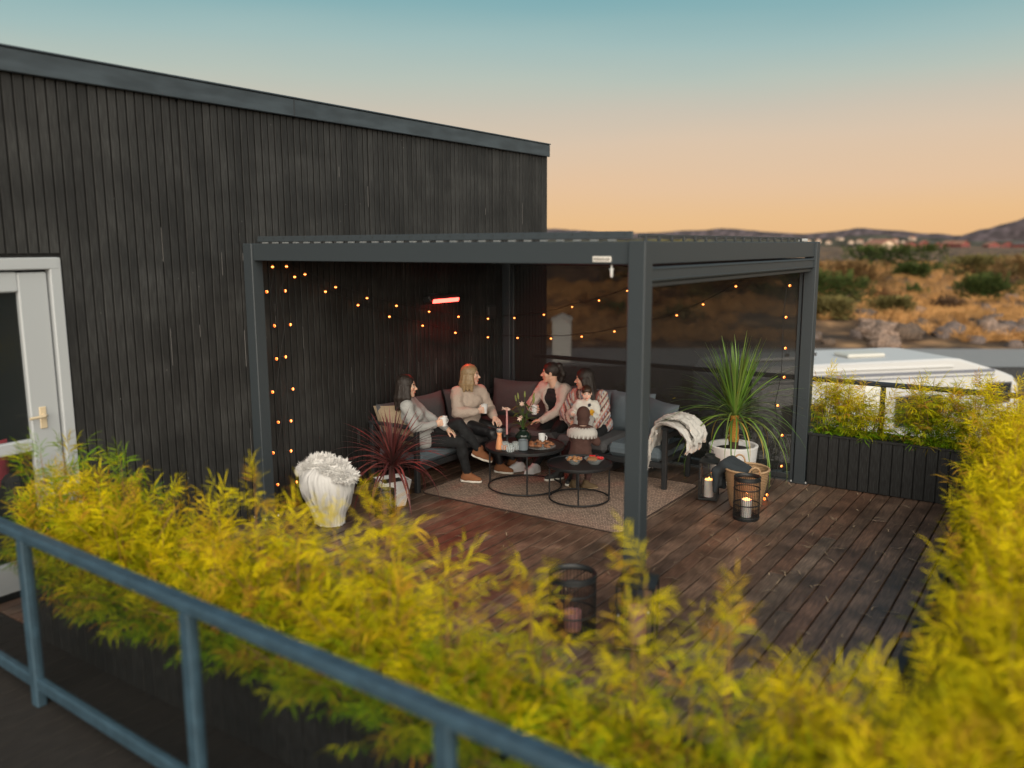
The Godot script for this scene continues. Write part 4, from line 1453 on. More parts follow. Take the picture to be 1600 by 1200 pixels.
func head_into(b, at: Vector3, bs: Basis, s: float, skin: Color, brow: Color, iris: Color, child := false, smile := 0.0) -> void:
	var g := Sdf.new(Vector3(-0.105, -0.165, -0.135), Vector3(0.105, 0.135, 0.135), 0.0042)
	g.ell(Vector3(0, 0.030, -0.014), Vector3(0.074, 0.088, 0.094), Basis(), 0.01)
	if child:
		g.ell(Vector3(0, -0.030, 0.024), Vector3(0.064, 0.066, 0.062), Basis(), 0.03)
		for sg in [-1.0, 1.0]:
			g.ell(Vector3(sg * 0.036, -0.040, 0.050), Vector3(0.030, 0.028, 0.028), Basis(), 0.02)
	else:
		g.ell(Vector3(0, -0.032, 0.024), Vector3(0.057, 0.076, 0.062), Basis(), 0.03)
		for sg in [-1.0, 1.0]:
			g.ell(Vector3(sg * 0.036, -0.022, 0.056), Vector3(0.024, 0.018, 0.020), Basis(), 0.02)
			g.cap(Vector3(sg * 0.052, -0.055, 0.0), Vector3(sg * 0.014, -0.096, 0.058), 0.018, 0.016, 0.02)
	g.cap(Vector3(0, -0.094, 0.060), Vector3(0, -0.097, 0.062), 0.017, 0.017, 0.02)
	g.cap(Vector3(-0.036, 0.020, 0.070), Vector3(0.036, 0.020, 0.070), 0.013, 0.013, 0.015)
	for sg in [-1.0, 1.0]:
		g.ell(Vector3(sg * 0.030, 0.002, 0.093), Vector3(0.017, 0.011, 0.014), Basis(), 0.008, true)
		g.ell(Vector3(sg * 0.030, 0.001, 0.0755), Vector3(0.0125, 0.0105, 0.0115), Basis(), 0.003)
	var nl := 0.7 if child else 1.0
	g.cap(Vector3(0, 0.006, 0.082), Vector3(0, -0.028, 0.088 + 0.017 * nl), 0.007, 0.0105 , 0.008)
	for sg in [-1.0, 1.0]:
		g.cap(Vector3(sg * 0.010, -0.034, 0.092), Vector3(sg * 0.010, -0.034, 0.092), 0.008, 0.008, 0.006)
	g.cap(Vector3(-0.018, -0.060 + smile * 0.006, 0.079), Vector3(0, -0.061, 0.087), 0.0058, 0.0068, 0.005)
	g.cap(Vector3(0.018, -0.060 + smile * 0.006, 0.079), Vector3(0, -0.061, 0.087), 0.0058, 0.0068, 0.005)
	g.cap(Vector3(-0.014, -0.070, 0.079), Vector3(0.014, -0.070, 0.079), 0.0068, 0.0068, 0.006)
	for sg in [-1.0, 1.0]:
		g.ell(Vector3(sg * 0.077, -0.008, -0.006), Vector3(0.010, 0.030, 0.019), Basis(Vector3(0, 1, 0), sg * 0.4), 0.008)
		g.ell(Vector3(sg * 0.086, -0.004, -0.002), Vector3(0.006, 0.016, 0.009), Basis(), 0.004, true)
	g.cap(Vector3(0, -0.05, -0.022), Vector3(0, -0.165, -0.045), 0.050, 0.052, 0.03)
	var lip := Color(skin.r * 0.85, skin.g * 0.42, skin.b * 0.42)
	var paint := func(p: Vector3) -> Color:
		var x := absf(p.x)
		var e := Vector2(x - 0.030, p.y - 0.001)
		if p.z > 0.072 and e.length() < 0.0145:
			if absf(e.y) < 0.0072:
				if e.length() < 0.0058:
					return iris
				if absf(e.x) < 0.0115:
					return Color(0.62, 0.58, 0.54)
			if e.y > 0.0 and e.y < 0.011:
				return Color(brow.r * 0.5, brow.g * 0.5, brow.b * 0.5)
		if p.z > 0.058 and x > 0.013 and x < 0.050 and absf(p.y - 0.0215 - 0.004 * sin((x - 0.013) * 60.0)) < 0.0052:
			return brow
		if p.z > 0.074 and x < 0.021 and p.y > -0.0775 and p.y < -0.0545:
			return lip
		if p.z > 0.04 and p.y > -0.05 and p.y < -0.01 and x > 0.02 and x < 0.055:
			return Color(skin.r * 1.0, skin.g * 0.86, skin.b * 0.84)
		return skin
	g.into(b, paint, Transform3D(bs.scaled_local(Vector3.ONE * s), at))

func hair_mesh(at: Vector3, bs: Basis, s: float, style: String) -> ArrayMesh:
	var lo := Vector3(-0.15, -0.36, -0.20)
	var g := Sdf.new(lo, Vector3(0.15, 0.15, 0.14), 0.0055)
	g.ell(Vector3(0, 0.036, -0.018), Vector3(0.084, 0.094, 0.102), Basis(), 0.01)
	match style:
		"long", "bob":
			var drop := -0.235 if style == "long" else -0.185
			for k in 9:
				var a := lerpf(-2.05, 2.05, k / 8.0)
				var q := Vector3(sin(a) * 0.074, 0.0, -cos(a) * 0.084 - 0.012)
				var e := Vector3(sin(a) * 0.090, drop - 0.02 * cos(a * 2.0), -cos(a) * 0.092 - 0.02)
				g.cap(q, (q + e) * 0.5 + Vector3(sin(a), 0, -cos(a)) * 0.010, 0.026, 0.028, 0.02)
				g.cap((q + e) * 0.5 + Vector3(sin(a), 0, -cos(a)) * 0.010, e, 0.028, 0.017, 0.02)
		"ponytail":
			g.ell(Vector3(0, 0.085, -0.105), Vector3(0.034, 0.032, 0.034), Basis(), 0.012)
			g.cap(Vector3(0, 0.08, -0.12), Vector3(-0.02, -0.02, -0.155), 0.026, 0.034, 0.02)
			g.cap(Vector3(-0.02, -0.02, -0.155), Vector3(-0.045, -0.16, -0.105), 0.034, 0.036, 0.02)
			g.cap(Vector3(-0.045, -0.16, -0.105), Vector3(-0.075, -0.27, -0.02), 0.036, 0.028, 0.02)
			g.cap(Vector3(-0.075, -0.27, -0.02), Vector3(-0.075, -0.34, 0.02), 0.028, 0.012, 0.02)
		"straight":
			for k in 8:
				var a := lerpf(-1.75, 1.75, k / 7.0)
				var q := Vector3(sin(a) * 0.074, 0.0, -cos(a) * 0.086 - 0.012)
				var e := Vector3(sin(a) * 0.085, -0.33, -cos(a) * 0.075 - 0.065)
				g.cap(q, e, 0.027, 0.020, 0.02)
		"child":
			g.ell(Vector3(0, 0.055, 0.035), Vector3(0.074, 0.058, 0.062), Basis(), 0.02)
	if style == "child":
		g.ell(Vector3(0, -0.045, 0.085), Vector3(0.066, 0.085, 0.075), Basis(), 0.012, true)
	else:
		g.ell(Vector3(0, -0.035, 0.098), Vector3(0.060, 0.098, 0.078), Basis(), 0.014, true)
		g.cap(Vector3(0, -0.16, 0.02), Vector3(0, -0.32, 0.04), 0.05, 0.05, 0.02, true)
	var n := fnoise(3, 22.0, 2)
	var strands := func(p: Vector3) -> float:
		var a := atan2(p.x, -p.z)
		return 0.0014 * sin(a * 40.0 + n.get_noise_3dv(p * 0.6) * 5.0) + 0.003 * n.get_noise_3d(p.x * 2.0, p.y * 0.5, p.z * 2.0)
	g.rough(strands)
	var b := Mb.new()
	g.into(b, null, Transform3D(bs.scaled_local(Vector3.ONE * s), at))
	return b.done()

func shoe_into(o: Node3D, ankle: Vector3, fwd: Vector3, up: Vector3, upper: Material, sole: Material, s: float, high := false) -> void:
	var bs := frame(fwd, up)
	var g := Sdf.new(Vector3(-0.07, -0.10, -0.10), Vector3(0.07, 0.10, 0.22), 0.006)
	g.cap(Vector3(0, -0.040, -0.045), Vector3(0, -0.045, 0.06), 0.036, 0.037, 0.03)
	g.cap(Vector3(0, -0.045, 0.06), Vector3(0.004, -0.052, 0.135), 0.038, 0.031, 0.03)
	g.cap(Vector3(0, 0.03 if high else 0.0, -0.012), Vector3(0, -0.04, -0.01), 0.044, 0.042, 0.03)
	g.cap(Vector3(0, 0.0, 0.0), Vector3(0, -0.04, 0.07), 0.034, 0.030, 0.03)
	g.keep_above(Vector3(0, -0.068, 0), Vector3.UP)
	g.keep_above(Vector3(0, 0.055 if high else 0.03, 0), Vector3.DOWN)
	var b := Mb.new()
	g.into(b, null, Transform3D(bs.scaled_local(Vector3.ONE * s), ankle))
	var sh := part(o, "shoe", b.done(), upper)
	var g2 := Sdf.new(Vector3(-0.07, -0.11, -0.11), Vector3(0.07, -0.03, 0.22), 0.006)
	g2.cap(Vector3(0, -0.07, -0.045), Vector3(0, -0.07, 0.06), 0.039, 0.041, 0.03)
	g2.cap(Vector3(0, -0.07, 0.06), Vector3(0.004, -0.07, 0.135), 0.041, 0.036, 0.03)
	g2.keep_above(Vector3(0, -0.086, 0), Vector3.UP)
	g2.keep_above(Vector3(0, -0.060, 0), Vector3.DOWN)
	var b2 := Mb.new()
	g2.into(b2, null, Transform3D(bs.scaled_local(Vector3.ONE * s), ankle))
	part(sh, "sole", b2.done(), sole)

# q: hips, chest, neck, head, face, turn (which way the shoulders face), hand_r, hand_l (wrists), fingers_r/l (direction), back_r/l (back of the hand), curl_r/l, foot_r, foot_l (ankles), toes_r/l ...
func person(q: Dictionary) -> Node3D:
	var base: Vector3 = q.at
	var o := thing("person", q.label, "person", base, 0.0, "friends on the sofas" if not q.has("alone") else "")
	var s: float = q.get("s", 0.95)
	var F: Vector3 = q.turn.normalized()
	var R := F.cross(Vector3.UP).normalized()
	var FP: Vector3 = q.get("hips_turn", q.turn).normalized()
	var RP := FP.cross(Vector3.UP).normalized()
	var hip: Vector3 = q.hips - base
	var neck: Vector3 = q.neck - base
	var head: Vector3 = q.head - base
	var up := (neck - hip).normalized()
	var chest := hip.lerp(neck, 0.62) - F * 0.015
	var waist := hip.lerp(neck, 0.28)
	var sh := [neck - up * 0.055 * s + R * 0.158 * s, neck - up * 0.055 * s - R * 0.158 * s]
	var wr := [q.hand_r - base, q.hand_l - base]
	var el := []
	for k in 2:
		var sg := 1.0 if k == 0 else -1.0
		var pole: Vector3 = q.get("elbow_r" if k == 0 else "elbow_l", (Vector3.DOWN + R * sg * 0.6 - F * 0.5))
		el.append(bend(sh[k], wr[k], 0.262 * s, 0.238 * s, pole))
	var hj := [hip + RP * 0.088 * s, hip - RP * 0.088 * s]
	var an := [q.foot_r - base, q.foot_l - base]
	var kn := []
	for k in 2:
		var sg := 1.0 if k == 0 else -1.0
		var pole: Vector3 = q.get("knee_r" if k == 0 else "knee_l", (Vector3.UP + FP * 0.8 + RP * sg * 0.12))
		kn.append(bend(hj[k], an[k], 0.405 * s, 0.385 * s, pole))
	var skin: Color = q.get("skin", Color(0.50, 0.31, 0.22)) * 1.38
	var hb := frame(q.face, q.get("head_up", Vector3.UP))
	# bounds
	var lo := hip
	var hi := hip
	for p in [neck, head, sh[0], sh[1], el[0], el[1], wr[0], wr[1], kn[0], kn[1], an[0], an[1]]:
		lo = lo.min(p)
		hi = hi.max(p)
	lo -= Vector3.ONE * 0.2
	hi += Vector3.ONE * 0.2
	var torso := func(g: Sdf, e: float) -> void:
		g.cap(hj[0], hj[1], 0.108 * s + e, 0.108 * s + e, 0.04)
		g.cap(hip + up * 0.03, waist, 0.110 * s + e, 0.094 * s + e, 0.05)
		g.cap(waist - R * 0.03, waist + R * 0.03, 0.092 * s + e, 0.092 * s + e, 0.05)
		g.cap(chest - R * 0.055 * s, chest + R * 0.055 * s, 0.098 * s + e, 0.098 * s + e, 0.06)
		g.cap(sh[0] - up * 0.02 - R * 0.02, sh[1] - up * 0.02 + R * 0.02, 0.062 * s + e, 0.062 * s + e, 0.05)
		g.cap(waist, chest, 0.09 * s + e, 0.09 * s + e, 0.05)
		for sg in [-1.0, 1.0]:
			g.ell(chest + R * sg * 0.065 * s + F * 0.065 * s + up * 0.0, Vector3.ONE * (0.062 * s + e), Basis(), 0.03)
	var arms := func(g: Sdf, e: float, stop: float) -> void:
		for k in 2:
			g.cap(sh[k], el[k], 0.050 * s + e, 0.040 * s + e, 0.03)
			g.cap(el[k], el[k].lerp(wr[k], stop), 0.040 * s + e, lerpf(0.040, 0.027, stop) * s + e, 0.02)
	var legs := func(g: Sdf, e: float, stop: float) -> void:
		for k in 2:
			g.cap(hj[k], kn[k], 0.082 * s + e, 0.054 * s + e, 0.03)
			g.cap(kn[k], kn[k].lerp(an[k], 0.35), 0.054 * s + e, 0.056 * s + e, 0.02)
			g.cap(kn[k].lerp(an[k], 0.35), kn[k].lerp(an[k], stop), 0.056 * s + e, lerpf(0.05, 0.036, stop) * s + e, 0.02)
	# the body
	var b := Mb.new()
	b.colored = true
	var plain := func(_p: Vector3) -> Color: return skin
	var g := Sdf.new(lo, hi, 0.016)
	torso.call(g, -0.018)
	arms.call(g, -0.004, 1.0)
	legs.call(g, -0.020, 1.0)
	g.cap(neck - up * 0.03, neck.lerp(head, 0.5), 0.052 * s, 0.046 * s, 0.03)
	g.into(b, plain)
	head_into(b, head, hb, s * q.get("head_s", 1.0), skin, q.get("brow", Color(0.03, 0.02, 0.015)), q.get("iris", Color(0.03, 0.02, 0.015)), q.get("child", false), q.get("smile", 0.5))
	for k in 2:
		var t := "_r" if k == 0 else "_l"
		var z: Vector3 = q.get("fingers" + t, (wr[k] - el[k]).normalized()).normalized()
		var y: Vector3 = q.get("back" + t, Vector3.UP)
		y = (y - z * y.dot(z)).normalized()
		hand_into(b, wr[k], Basis(y.cross(z), y, z), k == 1, q.get("curl" + t, 0.5), s * q.get("hand_s", 1.0), skin)
	var sk := mat("skin", Color(1, 1, 1), 0.55)
	sk.vertex_color_use_as_albedo = true
	sk.subsurf_scatter_enabled = true
	sk.subsurf_scatter_strength = 0.12
	part(o, "body", b.done(), sk)
	if q.has("hair"):
		part(o, "hair", hair_mesh(head, hb, s * q.get("head_s", 1.0), q.hair), q.hair_mat)
	# trousers, top, jacket
	var wr_n := fnoise(int(absf(base.x * 1000.0)), 7.0, 3)
	var folds := func(p: Vector3) -> float: return wr_n.get_noise_3dv(p) * 0.013 + wr_n.get_noise_3d(p.x * 2.0, p.y * 4.0, p.z * 2.0) * 0.007
	var gt := Sdf.new(lo, hi, 0.012)
	gt.cap(hj[0], hj[1], 0.112 * s, 0.112 * s, 0.04)
	gt.cap(hip, hip + up * 0.07, 0.116 * s, 0.110 * s, 0.04)
	legs.call(gt, 0.008, q.get("trouser_stop", 0.93))
	var creases := func(p: Vector3) -> float: return wr_n.get_noise_3dv(p) * 0.006 + wr_n.get_noise_3dv(p * 2.7) * 0.004
	gt.rough(creases)
	part(o, "trousers", sdf_mesh(gt), q.trousers)
	var cell := 0.012 if not q.has("sweater_paint") else 0.009
	var gs := Sdf.new(lo, hi, cell)
	torso.call(gs, 0.012)
	if not q.has("jacket"):
		arms.call(gs, 0.012, 0.93)
		if q.get("bulky", 0.0) > 0.0:
			gs.cap(chest, waist - up * 0.02, 0.13 * s, 0.135 * s, 0.05)
			for k in 2:
				gs.cap(sh[k].lerp(el[k], 0.3), el[k], 0.066 * s, 0.06 * s, 0.03)
				gs.cap(el[k], el[k].lerp(wr[k], 0.7), 0.06 * s, 0.05 * s, 0.03)
	if q.get("collar", true):
		gs.cap(neck - up * 0.01, neck + up * 0.025, 0.066 * s, 0.058 * s, 0.03)
		gs.cap(neck + up * 0.02, neck + up * 0.12, 0.047 * s, 0.047 * s, 0.01, true)
	else:
		gs.ell(neck + F * 0.06 + up * 0.0, Vector3(0.07, 0.06, 0.07) * s, Basis(), 0.02, true)
	gs.keep_above(hip - up * q.get("hem", 0.05), up)
	gs.rough(folds)
	var pa = q.get("sweater_paint")
	if pa != null:
		pa = pa.bind(neck, up, R, F, sh, el, wr)
	part(o, "sweater", sdf_mesh(gs, pa), q.sweater)
	if q.has("jacket"):
		var gj := Sdf.new(lo, hi, 0.012)
		torso.call(gj, 0.026)
		arms.call(gj, 0.018, 0.95)
		gj.cap(neck - up * 0.005, neck + up * 0.02, 0.07 * s, 0.062 * s, 0.03)
		# open front and neck
		gj.cap(neck + F * 0.09 + up * 0.06, chest + F * 0.15, 0.06 * s, 0.085 * s, 0.015, true)
		gj.cap(chest + F * 0.16, hip + F * 0.2 - up * 0.05, 0.085 * s, 0.115 * s, 0.015, true)
		gj.cap(neck, neck + up * 0.1, 0.05 * s, 0.05 * s, 0.01, true)
		gj.keep_above(hip - up * 0.10, up)
		gj.rough(folds)
		part(o, "cardigan", sdf_mesh(gj), q.jacket)
	for k in 2:
		var t := "_r" if k == 0 else "_l"
		shoe_into(o, an[k], q.get("toes" + t, FP), q.get("shoe_up" + t, Vector3.UP), q.shoe, q.sole, s * q.get("shoe_s", 1.0), q.get("high", false))
	return o

func nordic(p: Vector3, neck: Vector3, up: Vector3, R: Vector3, F: Vector3, sh: Array, el: Array, wr: Array) -> Color:
	var cols := [Color(0.22, 0.07, 0.06), Color(0.66, 0.58, 0.48), Color(0.30, 0.10, 0.09), Color(0.34, 0.38, 0.44), Color(0.62, 0.54, 0.45), Color(0.16, 0.07, 0.06), Color(0.55, 0.20, 0.17), Color(0.62, 0.58, 0.52), Color(0.50, 0.24, 0.20), Color(0.38, 0.42, 0.46)]
	# rows run round the neck, down the body and down each sleeve
	var along := (neck - p).dot(up)
	var out := absf((p - neck).dot(R))
	var dist := sqrt(along * along * 1.0 + out * out * 0.8)
	if out > 0.17:
		dist = out * 0.9 + maxf(along, 0.0) * 0.75
	var round := (p - neck).dot(R) * 70.0 + (p - neck).dot(F) * 50.0
	var row := int(floor(dist / 0.0185))
	if row % 3 == 1 and sin(round * 2.2) > 0.0:
		row += 1
	var c: Color = cols[posmod(row, cols.size())]
	return c * 1.25

func bonnet_child() -> void:
	# a toddler standing with its back to the camera, brown bonnet, brown suit with a crocheted white collar
	var skin := Color(0.55, 0.36, 0.27)
	var brown := mat("child_brown", Color(0.115, 0.055, 0.043), 0.95, "knit", Vector3(28, 28, 28), 0.12)
	var o := person({"at": Vector3(1.98, 0, -2.52), "alone": true, "label": "toddler in a brown bonnet standing by the small table with its back turned", "s": 0.56, "head_s": 1.22, "hand_s": 0.9,
		"turn": Vector3(-0.35, 0, -0.94), "hips": Vector3(1.985, 0.36, -2.50), "neck": Vector3(1.985, 0.655, -2.535), "head": Vector3(1.99, 0.765, -2.555), "face": Vector3(-0.3, -0.1, -0.95),
		"hand_r": Vector3(2.05, 0.47, -2.70), "hand_l": Vector3(1.86, 0.48, -2.70), "curl_r": 0.7, "curl_l": 0.7, "foot_r": Vector3(2.05, 0.055, -2.52), "foot_l": Vector3(1.93, 0.055, -2.46), "knee_r": Vector3(-0.3, 0.1, -1), "knee_l": Vector3(-0.3, 0.1, -1), "toes_r": Vector3(0.6, 0, -0.5), "toes_l": Vector3(-0.8, 0, -0.4),
		"skin": skin, "child": true, "trousers": mat("child_trousers", Color(0.13, 0.062, 0.05), 0.9, "mottle", Vector3(6, 6, 6)), "sweater": brown, "bulky": 1.0, "hem": 0.07, "shoe": mat("child_shoe", Color(0.13, 0.085, 0.04), 0.7), "sole": mat("child_sole", Color(0.45, 0.34, 0.2), 0.8), "shoe_s": 1.25, "high": true, "trouser_stop": 0.95})
	var b := Mb.new()
	var bs := frame(Vector3(-0.3, -0.1, -0.95))
	var g := Sdf.new(Vector3(-0.13, -0.13, -0.14), Vector3(0.13, 0.16, 0.13), 0.006)
	g.ell(Vector3(0, 0.03, -0.02), Vector3(0.093, 0.104, 0.108), Basis(), 0.01)
	g.cap(Vector3(-0.07, -0.05, -0.01), Vector3(-0.02, -0.10, 0.03), 0.022, 0.015, 0.02)
	g.cap(Vector3(0.07, -0.05, -0.01), Vector3(0.02, -0.10, 0.03), 0.022, 0.015, 0.02)
	g.cap(Vector3(0, -0.05, -0.03), Vector3(0, -0.115, -0.02), 0.066, 0.075, 0.03)
	g.ell(Vector3(0, -0.03, 0.11), Vector3(0.068, 0.092, 0.07), Basis(), 0.01, true)
	var rib := func(p: Vector3) -> float: return 0.0022 * sin(p.y * 420.0)
	g.rough(rib)
	g.into(b, null, Transform3D(bs.scaled_local(Vector3.ONE * 0.74), Vector3(1.99, 0.755, -2.55) - Vector3(1.98, 0, -2.52)))
	part(o, "bonnet", b.done(), brown)
	# collar: a wide scalloped ring over the shoulders
	var cb := Mb.new()
	var rows := [[0.095, 0.645], [0.122, 0.632], [0.138, 0.608], [0.145, 0.580], [0.147, 0.550]]
	var n := 64
	for r in rows.size():
		for k in n:
			var a := TAU * k / n
			var rr: float = rows[r][0]
			var y: float = rows[r][1]
			if r == rows.size() - 1:
				y -= 0.013 * absf(sin(a * 11.0))
			if r > 0:
				rr += 0.004 * sin(a * 22.0 + r * PI)
			cb.c.append(Color(0.125, 0.06, 0.047) if (r == 0 or r == 4) and sin(a * 22.0) > 0.1 else Color(0.80, 0.76, 0.70))
			cb.v.append(Vector3(cos(a) * rr * 1.12, y, sin(a) * rr * 0.88 - 0.02))
	for r in rows.size() - 1:
		for k in n:
			var a := r * n + k
			var c := r * n + (k + 1) % n
			cb.quad(a, a + n, c + n, c)
	cb.colored = true
	var cw := mat("crochet_white", Color(1, 1, 1), 0.95, "knit", Vector3(26, 26, 26), 0.3)
	cw.vertex_color_use_as_albedo = true
	part(o, "collar", cb.done(), cw)

func make_people() -> void:
	var black := mat("black_denim", Color(0.014, 0.015, 0.017), 0.85, "mottle", Vector3(5, 5, 5))
	var white_sole := mat("white_sole", Color(0.72, 0.68, 0.60), 0.7)
	var dark_hair := mat("dark_hair", Color(0.020, 0.013, 0.010), 0.6)
	var blond := mat("blond_hair", Color(0.62, 0.43, 0.23), 0.45, "grain", Vector3(30, 3, 30))
	# nearest the left arm of the sofa, legs crossed, looking to the right
	person({"at": Vector3(0.55, 0, -1.7), "label": "dark-haired woman in a grey jumper sitting cross-legged at the left end of the sofa",
		"turn": Vector3(0.80, 0, -0.60), "hips": Vector3(0.55, 0.50, -1.73), "neck": Vector3(0.50, 0.945, -1.52), "head": Vector3(0.535, 1.075, -1.50), "face": Vector3(0.85, -0.02, -0.52), "hair": "long", "hair_mat": dark_hair, "smile": 1.0,
		"hand_r": Vector3(0.79, 0.685, -1.64), "fingers_r": Vector3(0.7, 0.25, -0.65), "back_r": Vector3(0.5, -0.15, 0.8), "curl_r": 0.95, "hand_l": Vector3(0.75, 0.60, -1.86), "curl_l": 0.4,
		"foot_r": Vector3(0.90, 0.095, -2.01), "foot_l": Vector3(1.0, 0.345, -2.10), "knee_r": Vector3(0.5, 1, -0.4), "knee_l": Vector3(0.5, 1.0, -0.3), "toes_r": Vector3(0.9, 0, -0.25), "toes_l": Vector3(0.80, -0.28, -0.3), "shoe_up_l": Vector3(0.3, 1, 0),
		"trousers": black, "sweater": mat("grey_knit", Color(0.56, 0.56, 0.54), 0.95, "knit", Vector3(22, 22, 22), 0.15), "shoe": mat("tan_suede", Color(0.26, 0.105, 0.045), 0.9), "sole": white_sole, "high": true})
	# the blonde in the oatmeal jumper
	person({"at": Vector3(0.55, 0, -2.5), "label": "blonde woman in an oatmeal jumper holding a white mug, second from the left",
		"turn": Vector3(0.80, 0, 0.42), "hips_turn": Vector3(0.97, 0, -0.1), "hips": Vector3(0.50, 0.50, -2.55), "neck": Vector3(0.545, 0.935, -2.51), "head": Vector3(0.585, 1.065, -2.50), "face": Vector3(0.90, 0.02, -0.40), "hair": "bob", "hair_mat": blond, "brow": Color(0.16, 0.09, 0.05), "iris": Color(0.06, 0.08, 0.1), "skin": Color(0.56, 0.36, 0.27),
		"hand_r": Vector3(0.76, 0.695, -2.385), "fingers_r": Vector3(0.55, 0.1, -0.85), "back_r": Vector3(0.85, 0, 0.5), "curl_r": 0.95, "elbow_r": Vector3(-0.1, -1, 0.5), "hand_l": Vector3(0.83, 0.60, -2.60), "fingers_l": Vector3(0.8, -0.45, 0.25), "curl_l": 0.35,
		"foot_r": Vector3(0.98, 0.095, -2.50), "foot_l": Vector3(1.0, 0.095, -2.72), "trousers": mat("black_leather", Color(0.012, 0.012, 0.014), 0.45), "sweater": mat("oatmeal_knit", Color(0.74, 0.60, 0.50), 0.95, "knit", Vector3(20, 20, 20), 0.2), "bulky": 1.0, "shoe": mat("tan_suede", Color(0.26, 0.105, 0.045)), "sole": white_sole, "high": true})
	# ponytail, pale cardigan over black
	person({"at": Vector3(1.22, 0, -3.3), "label": "woman with a dark ponytail in a pale open cardigan over black, second from the right",
		"turn": Vector3(-0.05, 0, 1.0), "hips": Vector3(1.24, 0.50, -3.33), "neck": Vector3(1.225, 0.925, -3.20), "head": Vector3(1.205, 1.055, -3.165), "face": Vector3(-0.86, -0.02, 0.50), "hair": "ponytail", "hair_mat": dark_hair, "smile": 1.4, "skin": Color(0.52, 0.31, 0.22),
		"hand_r": Vector3(1.075, 0.645, -2.985), "fingers_r": Vector3(0.75, 0.15, 0.6), "back_r": Vector3(-0.5, 0, 0.85), "curl_r": 0.95, "elbow_r": Vector3(-0.9, -0.9, -0.2), "hand_l": Vector3(1.235, 0.555, -2.94), "fingers_l": Vector3(-0.9, -0.15, 0.35), "curl_l": 0.5, "elbow_l": Vector3(0.9, -0.8, 0.0),
		"foot_r": Vector3(1.12, 0.095, -2.66), "foot_l": Vector3(1.30, 0.095, -2.70), "toes_r": Vector3(-0.55, 0, 0.8), "toes_l": Vector3(-0.2, 0, 1.0), "trousers": black, "sweater": mat("black_top", Color(0.012, 0.012, 0.013), 0.9), "collar": false, "jacket": mat("pale_cardigan", Color(0.78, 0.65, 0.57), 0.95, "knit", Vector3(24, 24, 24), 0.15), "shoe": mat("white_leather", Color(0.66, 0.66, 0.66), 0.5), "sole": mat("white_rubber", Color(0.72, 0.72, 0.72), 0.6)})
	# long dark hair, patterned jumper, a small child on her lap
	var pat := mat("patterned_knit", Color(1, 1, 1), 0.95, "knit", Vector3(20, 20, 20), 0.2)
	pat.vertex_color_use_as_albedo = true
	person({"at": Vector3(1.68, 0, -3.28), "label": "woman with long dark hair in a colourful patterned jumper holding a small child",
		"turn": Vector3(0.16, 0, 1.0), "hips": Vector3(1.72, 0.50, -3.31), "neck": Vector3(1.70, 0.905, -3.155), "head": Vector3(1.665, 1.03, -3.125), "face": Vector3(-0.90, -0.08, 0.40), "hair": "straight", "hair_mat": dark_hair, "skin": Color(0.50, 0.30, 0.21),
		"hand_r": Vector3(1.64, 0.575, -2.90), "fingers_r": Vector3(0.85, -0.15, 0.35), "curl_r": 0.5, "back_r": Vector3(-0.3, 0.3, 0.9), "hand_l": Vector3(1.94, 0.575, -2.86), "fingers_l": Vector3(-0.9, -0.1, 0.35), "back_l": Vector3(0.3, 0.3, 0.9), "curl_l": 0.5, "elbow_r": Vector3(-1, -0.6, -0.1), "elbow_l": Vector3(1, -0.6, -0.1),
		"foot_r": Vector3(1.64, 0.095, -2.62), "foot_l": Vector3(1.84, 0.095, -2.60), "toes_r": Vector3(-0.5, 0, 0.85), "toes_l": Vector3(0.1, 0, 1), "trousers": black, "sweater": pat, "sweater_paint": nordic, "bulky": 1.0, "shoe": mat("black_shoe", Color(0.03, 0.03, 0.03), 0.6), "sole": white_sole})
	# the child on her lap, facing the camera
	var romper := mat("white_romper", Color(0.66, 0.63, 0.57), 0.95)
	romper.vertex_color_use_as_albedo = true
	var print_on := func(p: Vector3, neck: Vector3, _u: Vector3, R: Vector3, F: Vector3, _a: Array, _b: Array, _c: Array) -> Color:
		var l := p - neck
		var x := l.dot(R)
		var y := l.y
		if l.dot(F) > 0.0:
			if Vector2(x + 0.055, y + 0.105).length() < 0.028:
				return Color(0.95, 0.55, 0.05)
			if Vector2(x + 0.03, y + 0.035).length() < 0.018 or Vector2(x + 0.075, y + 0.16).length() < 0.02:
				return Color(0.03, 0.03, 0.06)
		return Color(1, 1, 1)
	person({"at": Vector3(1.79, 0, -3.0), "alone": true, "label": "small dark-haired child in white sitting on the lap of the woman in the patterned jumper", "s": 0.54, "head_s": 1.22, "hand_s": 0.9,
		"turn": Vector3(0.42, 0, 0.9), "hips": Vector3(1.79, 0.625, -2.985), "neck": Vector3(1.80, 0.825, -2.955), "head": Vector3(1.81, 0.915, -2.93), "face": Vector3(0.52, -0.12, 0.85), "hair": "child", "hair_mat": mat("brown_hair", Color(0.045, 0.024, 0.014), 0.45), "child": true, "skin": Color(0.60, 0.40, 0.31), "brow": Color(0.30, 0.18, 0.12), "iris": Color(0.08, 0.06, 0.05),
		"hand_r": Vector3(1.71, 0.70, -2.81), "hand_l": Vector3(1.92, 0.69, -2.84), "curl_r": 0.7, "curl_l": 0.7, "foot_r": Vector3(1.80, 0.47, -2.72), "foot_l": Vector3(1.92, 0.47, -2.74), "toes_r": Vector3(0.3, 0.3, 1), "toes_l": Vector3(0.4, 0.3, 1),
		"trousers": mat("child_grey", Color(0.40, 0.38, 0.36), 0.9), "sweater": romper, "sweater_paint": print_on, "bulky": 1.0, "shoe": mat("child_sock", Color(0.5, 0.47, 0.42), 0.9), "sole": mat("child_sock", Color(0.5, 0.47, 0.42)), "shoe_s": 0.9})
	bonnet_child()

